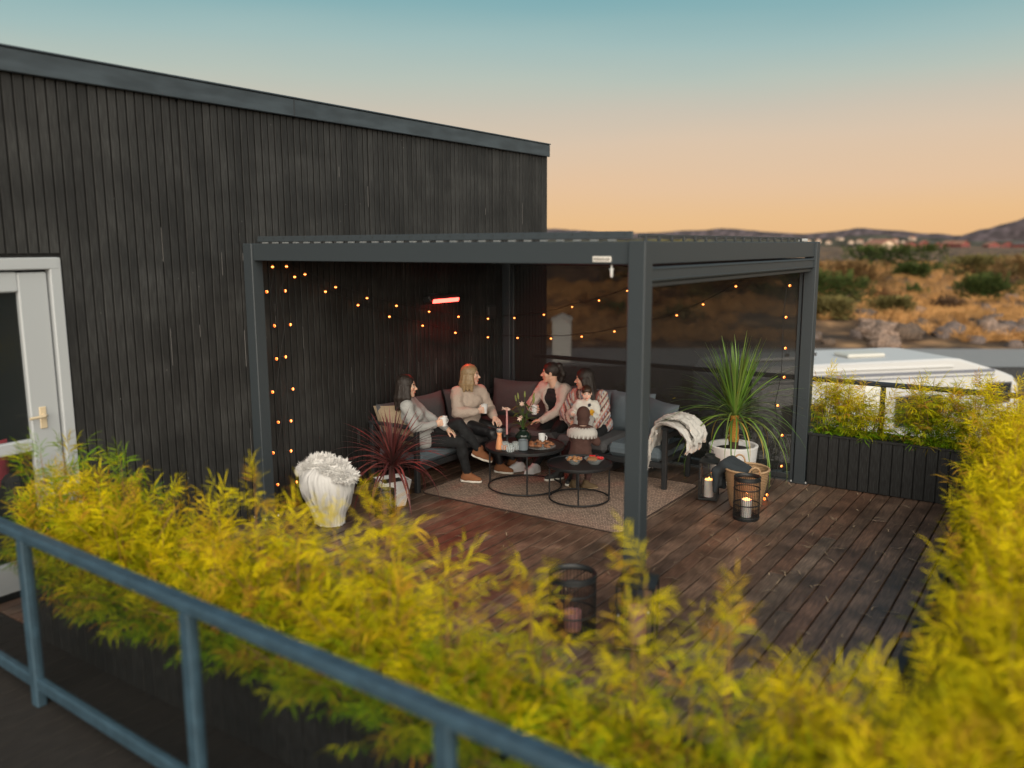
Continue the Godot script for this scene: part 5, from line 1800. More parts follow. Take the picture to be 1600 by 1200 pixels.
# ---------------------------------------------------------------- sofas
func make_sofas() -> void:
	var fr := mat("sofa_frame", Color(0.02, 0.022, 0.024), 0.5)
	var grey := mat("cushion_grey", Color(0.12, 0.12, 0.125), 0.95, "fine", Vector3(14, 14, 14), 0.05)
	var blue := mat("cushion_blue", Color(0.15, 0.19, 0.22), 0.95, "fine", Vector3(14, 14, 14), 0.05)
	var B := 0.05
	# along the house wall
	var o := thing("corner_sofa", "black framed garden sofa section with grey cushions along the house wall", "sofa")
	for q in [[0.10, -1.44], [0.70, -1.44], [0.10, -3.86], [0.70, -2.86]]:
		part(o, "leg", cbox(Vector3(B, 0.655 if q[1] > -1.5 else 0.26, B), 0.006), fr, Vector3(q[0], 0.328 if q[1] > -1.5 else 0.13, q[1]))
	part(o, "armrest", cbox(Vector3(0.66, 0.03, 0.075), 0.008), fr, Vector3(0.40, 0.668, -1.44))
	for y in [0.30, 0.44, 0.55]:
		part(o, "slat", cbox(Vector3(0.55, 0.055, 0.022), 0.004), fr, Vector3(0.40, y, -1.44))
	part(o, "rail", cbox(Vector3(0.045, 0.06, 2.3), 0.006), fr, Vector3(0.70, 0.25, -2.62))
	part(o, "rail", cbox(Vector3(0.045, 0.06, 2.36), 0.006), fr, Vector3(0.10, 0.25, -2.65))
	for k in 16:
		part(o, "slat", cbox(Vector3(0.56, 0.018, 0.06), 0.003), fr, Vector3(0.40, 0.262, -1.56 - k * 0.15))
	for y in [0.42, 0.56, 0.68]:
		part(o, "slat", cbox(Vector3(0.022, 0.06, 2.4), 0.004), fr, Vector3(0.075, y, -2.66))
	for k in 2:
		part(o, "seat_cushion", cbox(Vector3(0.60, 0.14, 0.68), 0.045), blue if k == 0 else grey, Vector3(0.42, 0.345, -1.81 - k * 0.70))
	part(o, "seat_cushion", cbox(Vector3(0.60, 0.14, 0.66), 0.045), grey, Vector3(0.42, 0.345, -3.2))
	for q in [[-1.72, 0.02], [-2.22, -0.03], [-2.82, 0.03]]:
		part(o, "back_cushion", cushion(0.56, 0.46, 0.17), grey, Vector3(0.20, 0.625, q[0]), Vector3(-0.22, PI / 2 + q[1], 0))
	# along the mesh screen
	var p := thing("corner_sofa", "black framed garden sofa section with blue-grey cushions along the mesh screen", "sofa")
	for q in [[2.73, -2.92], [2.73, -3.53], [1.6, -2.92]]:
		part(p, "leg", cbox(Vector3(B, 0.63 if q[0] > 2 else 0.26, B), 0.006), fr, Vector3(q[0], 0.315 if q[0] > 2 else 0.13, q[1]))
	part(p, "armrest", cbox(Vector3(0.075, 0.03, 0.68), 0.008), fr, Vector3(2.73, 0.643, -3.23))
	for y in [0.30, 0.43, 0.55]:
		part(p, "slat", cbox(Vector3(0.022, 0.055, 0.56), 0.004), fr, Vector3(2.73, y, -3.22))
	part(p, "rail", cbox(Vector3(2.0, 0.06, 0.045), 0.006), fr, Vector3(1.73, 0.25, -2.92))
	part(p, "rail", cbox(Vector3(2.0, 0.06, 0.045), 0.006), fr, Vector3(1.73, 0.25, -3.62))
	for k in 12:
		part(p, "slat", cbox(Vector3(0.06, 0.018, 0.64), 0.003), fr, Vector3(0.85 + k * 0.16, 0.262, -3.27))
	for y in [0.42, 0.56, 0.68]:
		part(p, "slat", cbox(Vector3(2.5, 0.06, 0.022), 0.004), fr, Vector3(1.5, y, -3.75))
	for k in 3:
		part(p, "seat_cushion", cbox(Vector3(0.63, 0.14, 0.64), 0.045), blue if k == 2 else grey, Vector3(1.09 + k * 0.645, 0.345, -3.23))
	for q in [[0.42, 0.10, 0.64], [0.98, -0.04, 0.6], [1.52, 0.02, 0.56], [2.0, 0.06, 0.56]]:
		part(p, "back_cushion", cushion(q[2], 0.46, 0.17), grey if q[0] < 1.2 else blue, Vector3(q[0], 0.615, -3.60), Vector3(-0.22, q[1], 0))
	part(p, "back_cushion", cushion(0.58, 0.44, 0.18), blue, Vector3(2.42, 0.60, -3.42), Vector3(-0.30, -0.55, 0.0))
	var pc := thing("scatter_pillow", "beige patterned pillow against the left arm of the sofa", "pillow", Vector3(0.36, 0.42, -1.545))
	var pm := mat("beige_pattern", Color(0.50, 0.38, 0.25), 0.95, "knit", Vector3(11, 11, 11))
	part(pc, "cover", cushion(0.50, 0.46, 0.15), pm, Vector3(0, 0.22, 0), Vector3(0.18, 0.12, 0.16))
	# the flat rug
	var rg := thing("rug", "flat brown woven rug under the two round coffee tables", "rug", Vector3(1.845, 0, -2.36))
	var rb := Mb.new()
	var pts := PackedVector2Array()
	var hx := 1.125
	var hz := 0.9
	for c in 4:
		for k in 5:
			var a := PI * 0.5 * c + PI * 0.125 * k
			var cx := (hx - 0.07) * (1.0 if c == 0 or c == 3 else -1.0)
			var cz := (hz - 0.07) * (1.0 if c < 2 else -1.0)
			pts.append(Vector2(cx + cos(a) * 0.07, cz + sin(a) * 0.07))
	var n := pts.size()
	for k in n:
		rb.v.append(Vector3(pts[k].x, 0.0085, pts[k].y))
	rb.v.append(Vector3(0, 0.0085, 0))
	for k in n:
		rb.i.append_array(PackedInt32Array([n, k, (k + 1) % n]))
	part(rg, "weave", rb.done(), mat("rug_weave", Color(0.62, 0.43, 0.32), 1.0, "rugknit", Vector3(1.9, 1.9, 1.9), 0.25))
	var edge := []
	for k in n + 1:
		edge.append(Vector3(pts[k % n].x, 0.006, pts[k % n].y))
	part(rg, "binding", rod(edge, 0.006, 6), mat("rug_edge", Color(0.05, 0.032, 0.025), 0.95))

# ---------------------------------------------------------------- round tables and what stands on them
func round_table(label: String, at: Vector3, r: float, h: float, angles: Array) -> void:
	var o := thing("coffee_table", label, "table", at)
	var blk := mat("table_black", Color(0.016, 0.016, 0.017), 0.5, "mottle", Vector3(3, 3, 3))
	part(o, "tabletop", turned([Vector2(0, h - 0.012), Vector2(r - 0.004, h - 0.012), Vector2(r, h - 0.03), Vector2(r, h - 0.03), Vector2(r + 0.004, h - 0.028), Vector2(r + 0.004, h), Vector2(r, h + 0.002), Vector2(r - 0.006, h), Vector2(r - 0.008, h - 0.008), Vector2(r - 0.008, h - 0.008), Vector2(0, h - 0.008)], 56), blk)
	part(o, "base_ring", ring(r * 0.93, 0.0085, 56, 8), blk, Vector3(0, 0.018, 0))
	for a in angles:
		var d := Vector3(cos(deg_to_rad(a)), 0, sin(deg_to_rad(a))) * r * 0.93
		part(o, "leg", cbox(Vector3(0.016, h - 0.035, 0.016), 0.003), blk, Vector3(d.x, (h - 0.03) * 0.5 + 0.008, d.z), Vector3(0, -deg_to_rad(a), 0))

func tumbler_mesh(r: float, h: float) -> ArrayMesh:
	return turned([Vector2(0, 0.002), Vector2(r * 0.82, 0.002), Vector2(r * 0.88, 0.01), Vector2(r, h), Vector2(r, h), Vector2(r - 0.003, h), Vector2(r - 0.003, h), Vector2(r * 0.82, 0.014), Vector2(0, 0.012)], 20)

func mug(label: String, at: Vector3, turn: float, group := "white mugs") -> void:
	var o := thing("mug", label, "mug", at, turn, group)
	var m := mat("mug_white", Color(0.78, 0.78, 0.77), 0.3)
	part(o, "cup", turned([Vector2(0, 0.0), Vector2(0.026, 0.0), Vector2(0.029, 0.004), Vector2(0.038, 0.10), Vector2(0.038, 0.10), Vector2(0.0355, 0.101), Vector2(0.035, 0.099), Vector2(0.028, 0.012), Vector2(0, 0.01)], 24), m)
	part(o, "coffee", cyl(0.0335, 0.002, 18), mat("coffee", Color(0.06, 0.03, 0.015), 0.2), Vector3(0, 0.082, 0))
	var pts := []
	for k in 9:
		var a := lerpf(-1.35, 1.35, k / 8.0)
		pts.append(Vector3(0.028 + cos(a) * 0.03, 0.052 + sin(a) * 0.03, 0))
	part(o, "handle", rod(pts, 0.005, 6), m)

func pastry_mesh(sd: int) -> ArrayMesh:
	var g := Sdf.new(Vector3(-0.05, -0.01, -0.05), Vector3(0.05, 0.06, 0.05), 0.004)
	var r := RandomNumberGenerator.new()
	r.seed = sd
	var last := Vector3(0.03, 0.012, 0)
	for k in 9:
		var a := k * 0.85
		var rr := 0.031 - k * 0.0028
		var p := Vector3(cos(a) * rr, 0.012 + k * 0.0022 + r.randf() * 0.003, sin(a) * rr)
		g.cap(last, p, 0.011, 0.011, 0.003)
		last = p
	return sdf_mesh(g)

func make_tables() -> void:
	round_table("larger round black coffee table with drinks, flowers and pastries", Vector3(1.50, 0.012, -2.20), 0.405, 0.445, [53.0, 161.0, -45.0])
	round_table("smaller round black coffee table with two glass bowls of treats", Vector3(2.185, 0.012, -2.135), 0.315, 0.372, [62.0, 150.0, -20.0, 235.0])
	var T := 0.450
	var clear := glass("tableware_glass", 0.16, Color(0.85, 0.9, 0.9))
	var juice := mat("orange_juice", Color(0.80, 0.24, 0.01), 0.3)
	# carafe of orange juice
	var c := thing("juice_carafe", "glass carafe of orange juice on the left edge of the larger table", "carafe", Vector3(1.395, T, -1.90))
	part(c, "juice", turned([Vector2(0, 0.004), Vector2(0.038, 0.004), Vector2(0.040, 0.02), Vector2(0.024, 0.125), Vector2(0.020, 0.150), Vector2(0.026, 0.175), Vector2(0, 0.175)], 20), juice)
	part(c, "bottle", turned([Vector2(0, 0), Vector2(0.041, 0), Vector2(0.043, 0.02), Vector2(0.026, 0.128), Vector2(0.022, 0.150), Vector2(0.033, 0.195), Vector2(0.033, 0.200)], 20), clear)
	part(c, "lid", turned([Vector2(0, 0.196), Vector2(0.029, 0.196), Vector2(0.029, 0.214), Vector2(0.02, 0.22), Vector2(0, 0.22)], 18), mat("lid_steel", Color(0.35, 0.34, 0.32), 0.3))
	# tumblers, one with juice
	var tm := tumbler_mesh(0.036, 0.088)
	var lab := ["cut glass tumbler half full of orange juice beside the carafe", "empty cut glass tumbler at the front edge of the larger table", "empty cut glass tumbler between the front tumbler and the grey candle holder"]
	var pos := [Vector3(1.462, T, -1.905), Vector3(1.548, T, -1.868), Vector3(1.548, T, -1.965)]
	for k in 3:
		var t := thing("tumbler", lab[k], "glass", pos[k], 0.0, "cut glass tumblers")
		part(t, "bowl", tm, clear)
		for f in 10:
			var a := TAU * f / 10
			part(t, "facet", cbox(Vector3(0.004, 0.045, 0.004), 0.0015), mat("facet", Color(0.62, 0.66, 0.68), 0.15), Vector3(cos(a) * 0.0355, 0.034, sin(a) * 0.0355), Vector3(0, -a, 0))
		if k == 0:
			part(t, "juice", cyl(0.029, 0.036, 16), juice, Vector3(0, 0.014, 0))
	var ch := thing("candle_holder", "frosted grey glass candle holder on the larger table", "candle holder", Vector3(1.60, T, -2.02))
	part(ch, "cup", turned([Vector2(0, 0.0), Vector2(0.045, 0.0), Vector2(0.05, 0.012), Vector2(0.048, 0.105), Vector2(0.048, 0.105), Vector2(0.043, 0.106), Vector2(0.042, 0.10), Vector2(0.044, 0.015), Vector2(0, 0.012)], 24), mat("frosted_grey", Color(0.17, 0.20, 0.22), 0.35))
	var tp := thing("taper_candle", "pink taper candle in a low black stick on the larger table", "candle", Vector3(1.32, T, -2.14))
	part(tp, "stick", turned([Vector2(0, 0), Vector2(0.035, 0), Vector2(0.034, 0.008), Vector2(0.012, 0.014), Vector2(0.013, 0.09), Vector2(0.018, 0.10), Vector2(0.016, 0.105), Vector2(0, 0.105)], 16), mat("table_black", Color(0.016, 0.016, 0.017)))
	part(tp, "candle", turned([Vector2(0.0115, 0.10), Vector2(0.0095, 0.36), Vector2(0.003, 0.372), Vector2(0, 0.372)], 14), mat("pink_wax", Color(0.56, 0.26, 0.25), 0.5))
	part(tp, "wick", cyl(0.0012, 0.01, 5), mat("wick", Color(0.01, 0.01, 0.01), 0.9), Vector3(0, 0.371, 0))
	mug("white mug standing on the larger table beside the pastries", Vector3(1.60, T, -2.37), 1.0)
	# plate of pastries
	var pl := thing("pastry_dish", "low cut glass dish holding cinnamon pastries on the larger table", "dish", Vector3(1.70, T, -2.19))
	part(pl, "dish", turned([Vector2(0, 0.004), Vector2(0.10, 0.004), Vector2(0.15, 0.02), Vector2(0.155, 0.024), Vector2(0.15, 0.026), Vector2(0.10, 0.009), Vector2(0, 0.008)], 36, 0.02), clear)
	var pm := [pastry_mesh(1), pastry_mesh(2), pastry_mesh(3)]
	var crust := mat("pastry_crust", Color(0.46, 0.19, 0.085), 0.6, "mottle", Vector3(30, 30, 30))
	for k in 9:
		var a := TAU * k / 7.0 + 0.3
		var rr := 0.10 if k < 7 else 0.03
		var o := thing("pastry", "cinnamon pastry on the low glass dish of the larger table", "pastry", pl.position + Vector3(cos(a) * rr, 0.014 + (0.01 if k < 7 else 0.018), sin(a) * rr), rng.randf() * TAU, "pastries on the low glass dish")
		part(o, "dough", pm[k % 3], crust)
	# two bowls on the small table
	var S := 0.377
	var bowl := turned([Vector2(0, 0.0), Vector2(0.04, 0.0), Vector2(0.045, 0.006), Vector2(0.085, 0.055), Vector2(0.088, 0.06), Vector2(0.084, 0.06), Vector2(0.042, 0.012), Vector2(0, 0.008)], 30, 0.03)
	var b1 := thing("glass_bowl", "cut glass bowl of sugared pastries at the left of the smaller table", "bowl", Vector3(2.165, S, -2.07))
	part(b1, "bowl", bowl, clear)
	var gold := mat("pastry_gold", Color(0.62, 0.30, 0.12), 0.6, "mottle", Vector3(30, 30, 30))
	for k in 7:
		var a := TAU * k / 6.0
		var rr := 0.045 if k < 6 else 0.0
		var o := thing("bun", "golden bun in the left glass bowl on the smaller table", "bun", b1.position + Vector3(cos(a) * rr, 0.036 + (0.012 if k == 6 else 0.0), sin(a) * rr), rng.randf() * TAU, "golden buns in the left glass bowl")
		part(o, "dough", pm[k % 3], gold, Vector3.ZERO, Vector3(0.3, 0, 0.2), Vector3.ONE * 0.85)
	var b2 := thing("glass_bowl", "cut glass bowl of biscuits and red berries at the right of the smaller table", "bowl", Vector3(2.325, S, -2.18))
	part(b2, "bowl", bowl, clear, Vector3.ZERO, Vector3.ZERO, Vector3(1.15, 1, 1.15))
	var bis := mat("biscuit", Color(0.55, 0.28, 0.12), 0.7, "mottle", Vector3(30, 30, 30))
	for k in 7:
		var o := thing("biscuit", "thin biscuit leaning in the right glass bowl", "biscuit", b2.position + Vector3(-0.045 + k * 0.012, 0.052, 0.035 - k * 0.004), 0.5, "biscuits in the right glass bowl")
		part(o, "wafer", turned([Vector2(0, 0), Vector2(0.028, 0), Vector2(0.03, 0.004), Vector2(0.028, 0.008), Vector2(0, 0.008)], 14), bis, Vector3.ZERO, Vector3(0.2, 0, 0.9))
	var berry := mat("berry_red", Color(0.55, 0.02, 0.02), 0.3)
	var plum := mat("berry_dark", Color(0.045, 0.012, 0.016), 0.35)
	var bm := turned([Vector2(0, -0.016), Vector2(0.009, -0.014), Vector2(0.016, -0.004), Vector2(0.0165, 0.005), Vector2(0.010, 0.014), Vector2(0, 0.016)], 12)
	for k in 12:
		var dk := k < 6
		var a := TAU * k / 6.0
		var ce := Vector3(-0.01, 0.062, -0.04) if dk else (Vector3(0.055, 0.064, -0.01) if k < 9 else Vector3(-0.02, 0.066, 0.005))
		var o := thing("berry", "dark plum-coloured berry at the back of the right glass bowl" if dk else "bright red berry in the right glass bowl", "berry", b2.position + ce + Vector3(cos(a) * 0.022, rng.randf() * 0.008, sin(a) * 0.022), 0.0, "dark berries in the right glass bowl" if dk else "red berries in the right glass bowl")
		part(o, "fruit", bm, plum if dk else berry)
	# lilies
	var v := thing("flower_vase", "dark glass vase of pale lilies and green leaves on the larger table", "vase", Vector3(1.415, T, -2.30))
	part(v, "vase", turned([Vector2(0, 0), Vector2(0.05, 0), Vector2(0.07, 0.02), Vector2(0.088, 0.06), Vector2(0.075, 0.10), Vector2(0.04, 0.125), Vector2(0.042, 0.14), Vector2(0.05, 0.15), Vector2(0.046, 0.15), Vector2(0.036, 0.13), Vector2(0, 0.12)], 28), mat("dark_glass", Color(0.012, 0.022, 0.016), 0.1))
	var gm := mat("lily_green", Color(0.06, 0.12, 0.022), 0.5)
	var petal := leaf_blade(0.105, 0.030, 1.5, 0.25)
	var lf := leaf_blade(0.13, 0.032, 0.7, 0.1)
	var pink := mat("lily_pale", Color(0.78, 0.60, 0.50), 0.55)
	pink.backlight_enabled = true
	pink.backlight = Color(0.3, 0.22, 0.2)
	var heads := [[Vector3(0.01, 0.40, 0.04), Vector3(0.5, 0.35, 0.75)], [Vector3(-0.12, 0.345, 0.06), Vector3(-0.75, 0.15, 0.55)], [Vector3(0.05, 0.30, 0.10), Vector3(0.3, -0.1, 0.95)]]
	for q in heads:
		var st := Mb.new()
		st.tube([Vector3(0, 0.12, 0), q[0] * Vector3(0.4, 0.72, 0.4) + Vector3(0, 0.03, 0), q[0]], [0.0045, 0.004, 0.003], 6)
		var hd := part(v, "stem", st.done(), gm)
		var bs := frame(q[1])
		for k in 6:
			var pb := bs * Basis(Vector3(0, 0, 1), TAU * k / 6.0) * Basis(Vector3(1, 0, 0), -0.30)
			var pt := part(hd, "petal", petal, pink, q[0])
			pt.basis = pb
		for k in 4:
			part(hd, "stamen", rod([q[0], q[0] + bs * Vector3((k % 2 - 0.5) * 0.03, (k / 2 - 0.5) * 0.03, 0.05)], 0.002, 5), mat("stamen", Color(0.45, 0.16, 0.02), 0.7))
	var bud := turned([Vector2(0, 0), Vector2(0.008, 0.006), Vector2(0.011, 0.03), Vector2(0.007, 0.06), Vector2(0, 0.072)], 8)
	for q in [Vector3(-0.06, 0.45, 0.0), Vector3(-0.10, 0.42, -0.02), Vector3(0.0, 0.47, -0.03), Vector3(0.12, 0.47, 0.0), Vector3(0.14, 0.43, 0.03)]:
		var sm := part(v, "stem", rod([Vector3(0, 0.12, 0), q * Vector3(0.4, 0.7, 0.4), q], 0.003, 6), gm)
		part(sm, "bud", bud, mat("bud_green", Color(0.22, 0.26, 0.07), 0.5), q, Vector3(0, 0, -q.x * 2.0))
	for k in 30:
		var a := k * 2.4
		var hgt := 0.14 + 0.28 * (k / 30.0)
		var l := part(v, "leaf", lf, gm, Vector3(cos(a) * 0.035, hgt, sin(a) * 0.035))
		l.basis = frame(Vector3(cos(a), 0.55 - 0.02 * k, sin(a))).scaled_local(Vector3.ONE * rng.randf_range(0.7, 1.1))

# a pointed blade along +z, drooping, with a shallow fold
func leaf_blade(l: float, w: float, droop: float, fold: float, segs := 6, base := 0.35) -> ArrayMesh:
	var b := Mb.new()
	var p := Vector3.ZERO
	var a := 0.0
	for k in segs + 1:
		var t := k / float(segs)
		var ww := w * 0.5 * lerpf(base, 1.0, minf(t * 4.0, 1.0)) * (1.0 - pow(t, 3.0)) + 0.0004
		b.v.append(p + Vector3(-ww, ww * fold, 0))
		b.v.append(p)
		b.v.append(p + Vector3(ww, ww * fold, 0))
		p += Vector3(0, -sin(a), cos(a)) * l / segs
		a += droop / segs
	for k in segs:
		var q := k * 3
		b.quad(q, q + 3, q + 4, q + 1)
		b.quad(q + 1, q + 4, q + 5, q + 2)
	return b.done()

# ---------------------------------------------------------------- potted plants
func cordyline(o: Node3D, crown: Vector3, n: int, l0: float, w: float, mats_: Array, up_share: float, stem_r: float) -> void:
	var shapes := []
	for k in 6:
		shapes.append(leaf_blade(l0 * (0.8 + 0.08 * k), w, [0.15, 0.35, 0.8, 1.2, 1.7, 2.1][k], 0.5, 9, 0.7))
	for k in n:
		var t := k / float(n)
		var az := k * 2.39996 + rng.randf_range(-0.25, 0.25)
		var el := lerpf(1.52, 0.15 - 0.3 * (1.0 - up_share), pow(t, up_share)) + rng.randf_range(-0.12, 0.12)
		var sh := clampi(int(t * 5.0 + rng.randf_range(-0.2, 1.4)), 0, 5)
		var d := Vector3(cos(az) * cos(el), sin(el), sin(az) * cos(el))
		var leaf := part(o, "leaf", shapes[sh], mats_[rng.randi() % mats_.size()], crown + Vector3(0, -t * 0.10 + 0.04, 0) + Vector3(cos(az), 0, sin(az)) * stem_r * 0.6)
		leaf.basis = frame(d, Vector3(0.01, 1, 0.013)) * Basis(Vector3(0, 0, 1), rng.randf_range(-0.2, 0.2))
		leaf.basis = leaf.basis.scaled_local(Vector3.ONE * rng.randf_range(0.85, 1.12))

func blade_mat(key: String, c: Color, back: float, rough := 0.42) -> StandardMaterial3D:
	var m := mat(key, c, rough)
	m.backlight_enabled = true
	m.backlight = Color(back, back, back)
	m.cull_mode = BaseMaterial3D.CULL_DISABLED
	return m

func make_pots() -> void:
	var white := mat("pot_white", Color(0.82, 0.82, 0.81), 0.45)
	var soil := mat("soil", Color(0.035, 0.024, 0.017), 1.0)
	# red cordyline in a square white pot
	var o := thing("potted_cordyline", "dark red spiky cordyline in a square tapered white pot", "potted plant", Vector3(0.765, 0, -1.0))
	part(o, "pot", turned([Vector2(0, 0), Vector2(0.125, 0), Vector2(0.13, 0.006), Vector2(0.13, 0.006), Vector2(0.20, 0.265), Vector2(0.20, 0.265), Vector2(0.183, 0.265), Vector2(0.183, 0.265), Vector2(0.17, 0.225)], 4), white, Vector3.ZERO, Vector3(0, 0.35, 0))
	part(o, "soil", turned([Vector2(0.174, 0.23), Vector2(0, 0.235)], 4), soil, Vector3.ZERO, Vector3(0, 0.35, 0))
	part(o, "stem", rod([Vector3(0, 0.2, 0), Vector3(0.005, 0.40, 0)], 0.02, 8), mat("cordyline_stem", Color(0.12, 0.05, 0.04), 0.8))
	cordyline(o, Vector3(0.005, 0.42, 0), 110, 0.58, 0.019, [blade_mat("red_blade_0", Color(0.085, 0.022, 0.022), 0.15), blade_mat("red_blade_1", Color(0.13, 0.03, 0.028), 0.15), blade_mat("red_blade_2", Color(0.06, 0.024, 0.022), 0.15), blade_mat("red_blade_3", Color(0.20, 0.05, 0.045), 0.15)], 0.9, 0.03)
	# green cordyline in a round white pot
	var p := thing("potted_cordyline", "tall green spiky cordyline in a round white pot by the right post", "potted plant", Vector3(3.20, 0, -3.60))
	part(p, "pot", turned([Vector2(0, 0), Vector2(0.20, 0), Vector2(0.215, 0.015), Vector2(0.25, 0.39), Vector2(0.255, 0.40), Vector2(0.25, 0.408), Vector2(0.225, 0.408), Vector2(0.215, 0.40), Vector2(0.205, 0.34)], 36), white)
	part(p, "soil", turned([Vector2(0.208, 0.35), Vector2(0, 0.36)], 24), soil)
	part(p, "trunk", turned([Vector2(0.055, 0.34), Vector2(0.05, 0.40), Vector2(0.052, 0.44), Vector2(0.048, 0.46)], 14, 0.08), mat("trunk_brown", Color(0.13, 0.07, 0.045), 0.9, "stone", Vector3(9, 9, 9), 0.4))
	part(p, "old_leaf_bases", turned([Vector2(0.052, 0.44), Vector2(0.058, 0.47), Vector2(0.046, 0.52), Vector2(0.05, 0.56), Vector2(0.040, 0.63), Vector2(0.045, 0.72)], 14, 0.10), mat("trunk_orange", Color(0.85, 0.40, 0.06), 0.8, "grain", Vector3(14, 5, 14)))
	var husk := blade_mat("husk", Color(0.42, 0.30, 0.20), 0.1)
	for k in 8:
		var a := k * 2.4
		var hsk := part(p, "husk", leaf_blade(0.07, 0.02, 1.2, 0.3, 4), husk, Vector3(cos(a) * 0.045, 0.45 + 0.01 * k, sin(a) * 0.045))
		hsk.basis = frame(Vector3(cos(a), 0.3, sin(a)))
	var greens := [blade_mat("green_blade_0", Color(0.11, 0.22, 0.028), 0.22), blade_mat("green_blade_1", Color(0.15, 0.27, 0.032), 0.22), blade_mat("green_blade_2", Color(0.075, 0.155, 0.022), 0.22), blade_mat("green_blade_3", Color(0.15, 0.21, 0.04), 0.22)]
	# an upright sheaf of young blades, then older ones arching outwards
	for k in 76:
		var az := k * 2.4
		var el := rng.randf_range(1.12, 1.54)
		var leaf := part(p, "leaf", leaf_blade(0.68 + 0.03 * (k % 6), 0.019, 0.10 + 0.04 * (k % 4), 0.5, 9, 0.8) if k < 6 else p.get_child(p.get_child_count() - 6).mesh, greens[rng.randi() % 4], Vector3(cos(az) * 0.02, 0.70, sin(az) * 0.02))
		leaf.basis = frame(Vector3(cos(az) * cos(el), sin(el), sin(az) * cos(el)), Vector3(0.01, 1, 0.013)).scaled_local(Vector3.ONE * rng.randf_range(0.82, 1.12))
	cordyline(p, Vector3(0, 0.74, 0), 88, 0.84, 0.016, greens, 0.70, 0.035)
	var old := [blade_mat("old_blade_0", Color(0.40, 0.27, 0.05), 0.2), blade_mat("green_blade_3", Color(0.15, 0.21, 0.04), 0.22)]
	for k in 9:
		var az := k * 2.4 + 0.5
		var leaf := part(p, "leaf", leaf_blade(0.66, 0.017, 2.2, 0.4, 9, 0.7), old[k % 2], Vector3(0, 0.64, 0))
		leaf.basis = frame(Vector3(cos(az) * 0.9, 0.35, sin(az) * 0.9))

# ---------------------------------------------------------------- lanterns, baskets, throws, heater
func candle(o: Node3D, at: Vector3, r: float, h: float, lit: bool) -> void:
	var wax := mat("candle_wax", Color(0.66, 0.62, 0.57), 0.5) if lit else mat("candle_pink", Color(0.30, 0.15, 0.14), 0.5)
	wax.subsurf_scatter_enabled = true
	wax.subsurf_scatter_strength = 0.3
	var c := part(o, "candle", turned([Vector2(0, 0), Vector2(r, 0), Vector2(r, h), Vector2(r * 0.9, h + 0.003), Vector2(r * 0.5, h - 0.008), Vector2(0, h - 0.01)], 20, 0.03), wax, at)
	part(c, "wick", cyl(0.0015, 0.018, 5), mat("wick", Color(0.01, 0.01, 0.01)), Vector3(0, h - 0.01, 0))
	if lit:
		part(c, "candle_flame", turned([Vector2(0, 0), Vector2(0.0035, 0.005), Vector2(0.004, 0.01), Vector2(0.002, 0.018), Vector2(0, 0.025)], 8), glow("candle_flame", Color(1.0, 0.62, 0.30), 3.5), Vector3(0, h + 0.004, 0))
		var l := OmniLight3D.new()
		l.name = "candle_light"
		l.light_color = Color(1.0, 0.58, 0.28)
		l.light_energy = 0.004
		l.omni_range = 6.0
		l.omni_attenuation = 2.0
		l.light_size = 0.01
		l.shadow_enabled = true
		c.add_child(l, true)
		l.position = Vector3(0, h + 0.018, 0)

func glass_lantern(label: String, at: Vector3, turn: float, w: float, h: float, ch: float, lit: bool) -> void:
	var o := thing("lantern", label, "lantern", at, turn, "lanterns on the deck")
	var blk := mat("lantern_black", Color(0.012, 0.013, 0.013), 0.5)
	part(o, "base", cbox(Vector3(w, 0.018, w), 0.004), blk, Vector3(0, 0.012, 0))
	for s in [Vector2(-1, -1), Vector2(1, -1), Vector2(1, 1), Vector2(-1, 1)]:
		part(o, "frame_bar", cbox(Vector3(0.014, h - 0.04, 0.014), 0.003), blk, Vector3(s.x * (w * 0.5 - 0.008), h * 0.5, s.y * (w * 0.5 - 0.008)))
	part(o, "top", turned([Vector2(w * 0.70, h - 0.03), Vector2(w * 0.70, h - 0.015), Vector2(w * 0.70, h - 0.015), Vector2(w * 0.35, h + 0.02), Vector2(w * 0.35, h + 0.02), Vector2(w * 0.35, h + 0.045), Vector2(w * 0.35, h + 0.045), Vector2(0, h + 0.06)], 4), blk, Vector3.ZERO, Vector3(0, PI / 4, 0))
	part(o, "handle", rod([Vector3(-0.03, h + 0.05, 0), Vector3(-0.028, h + 0.085, 0), Vector3(0, h + 0.10, 0), Vector3(0.028, h + 0.085, 0), Vector3(0.03, h + 0.05, 0)], 0.004, 6), blk)
	for k in 4:
		part(o, "pane", cbox(Vector3(w - 0.03, h - 0.07, 0.003), 0.0), glass("lantern_glass", 0.02, Color(0.3, 0.3, 0.3)), Vector3(sin(k * PI / 2), 0, cos(k * PI / 2)) * (w * 0.5 - 0.008) + Vector3(0, h * 0.5, 0), Vector3(0, k * PI / 2, 0))
	candle(o, Vector3(0, 0.022, 0), w * 0.25, ch, lit)

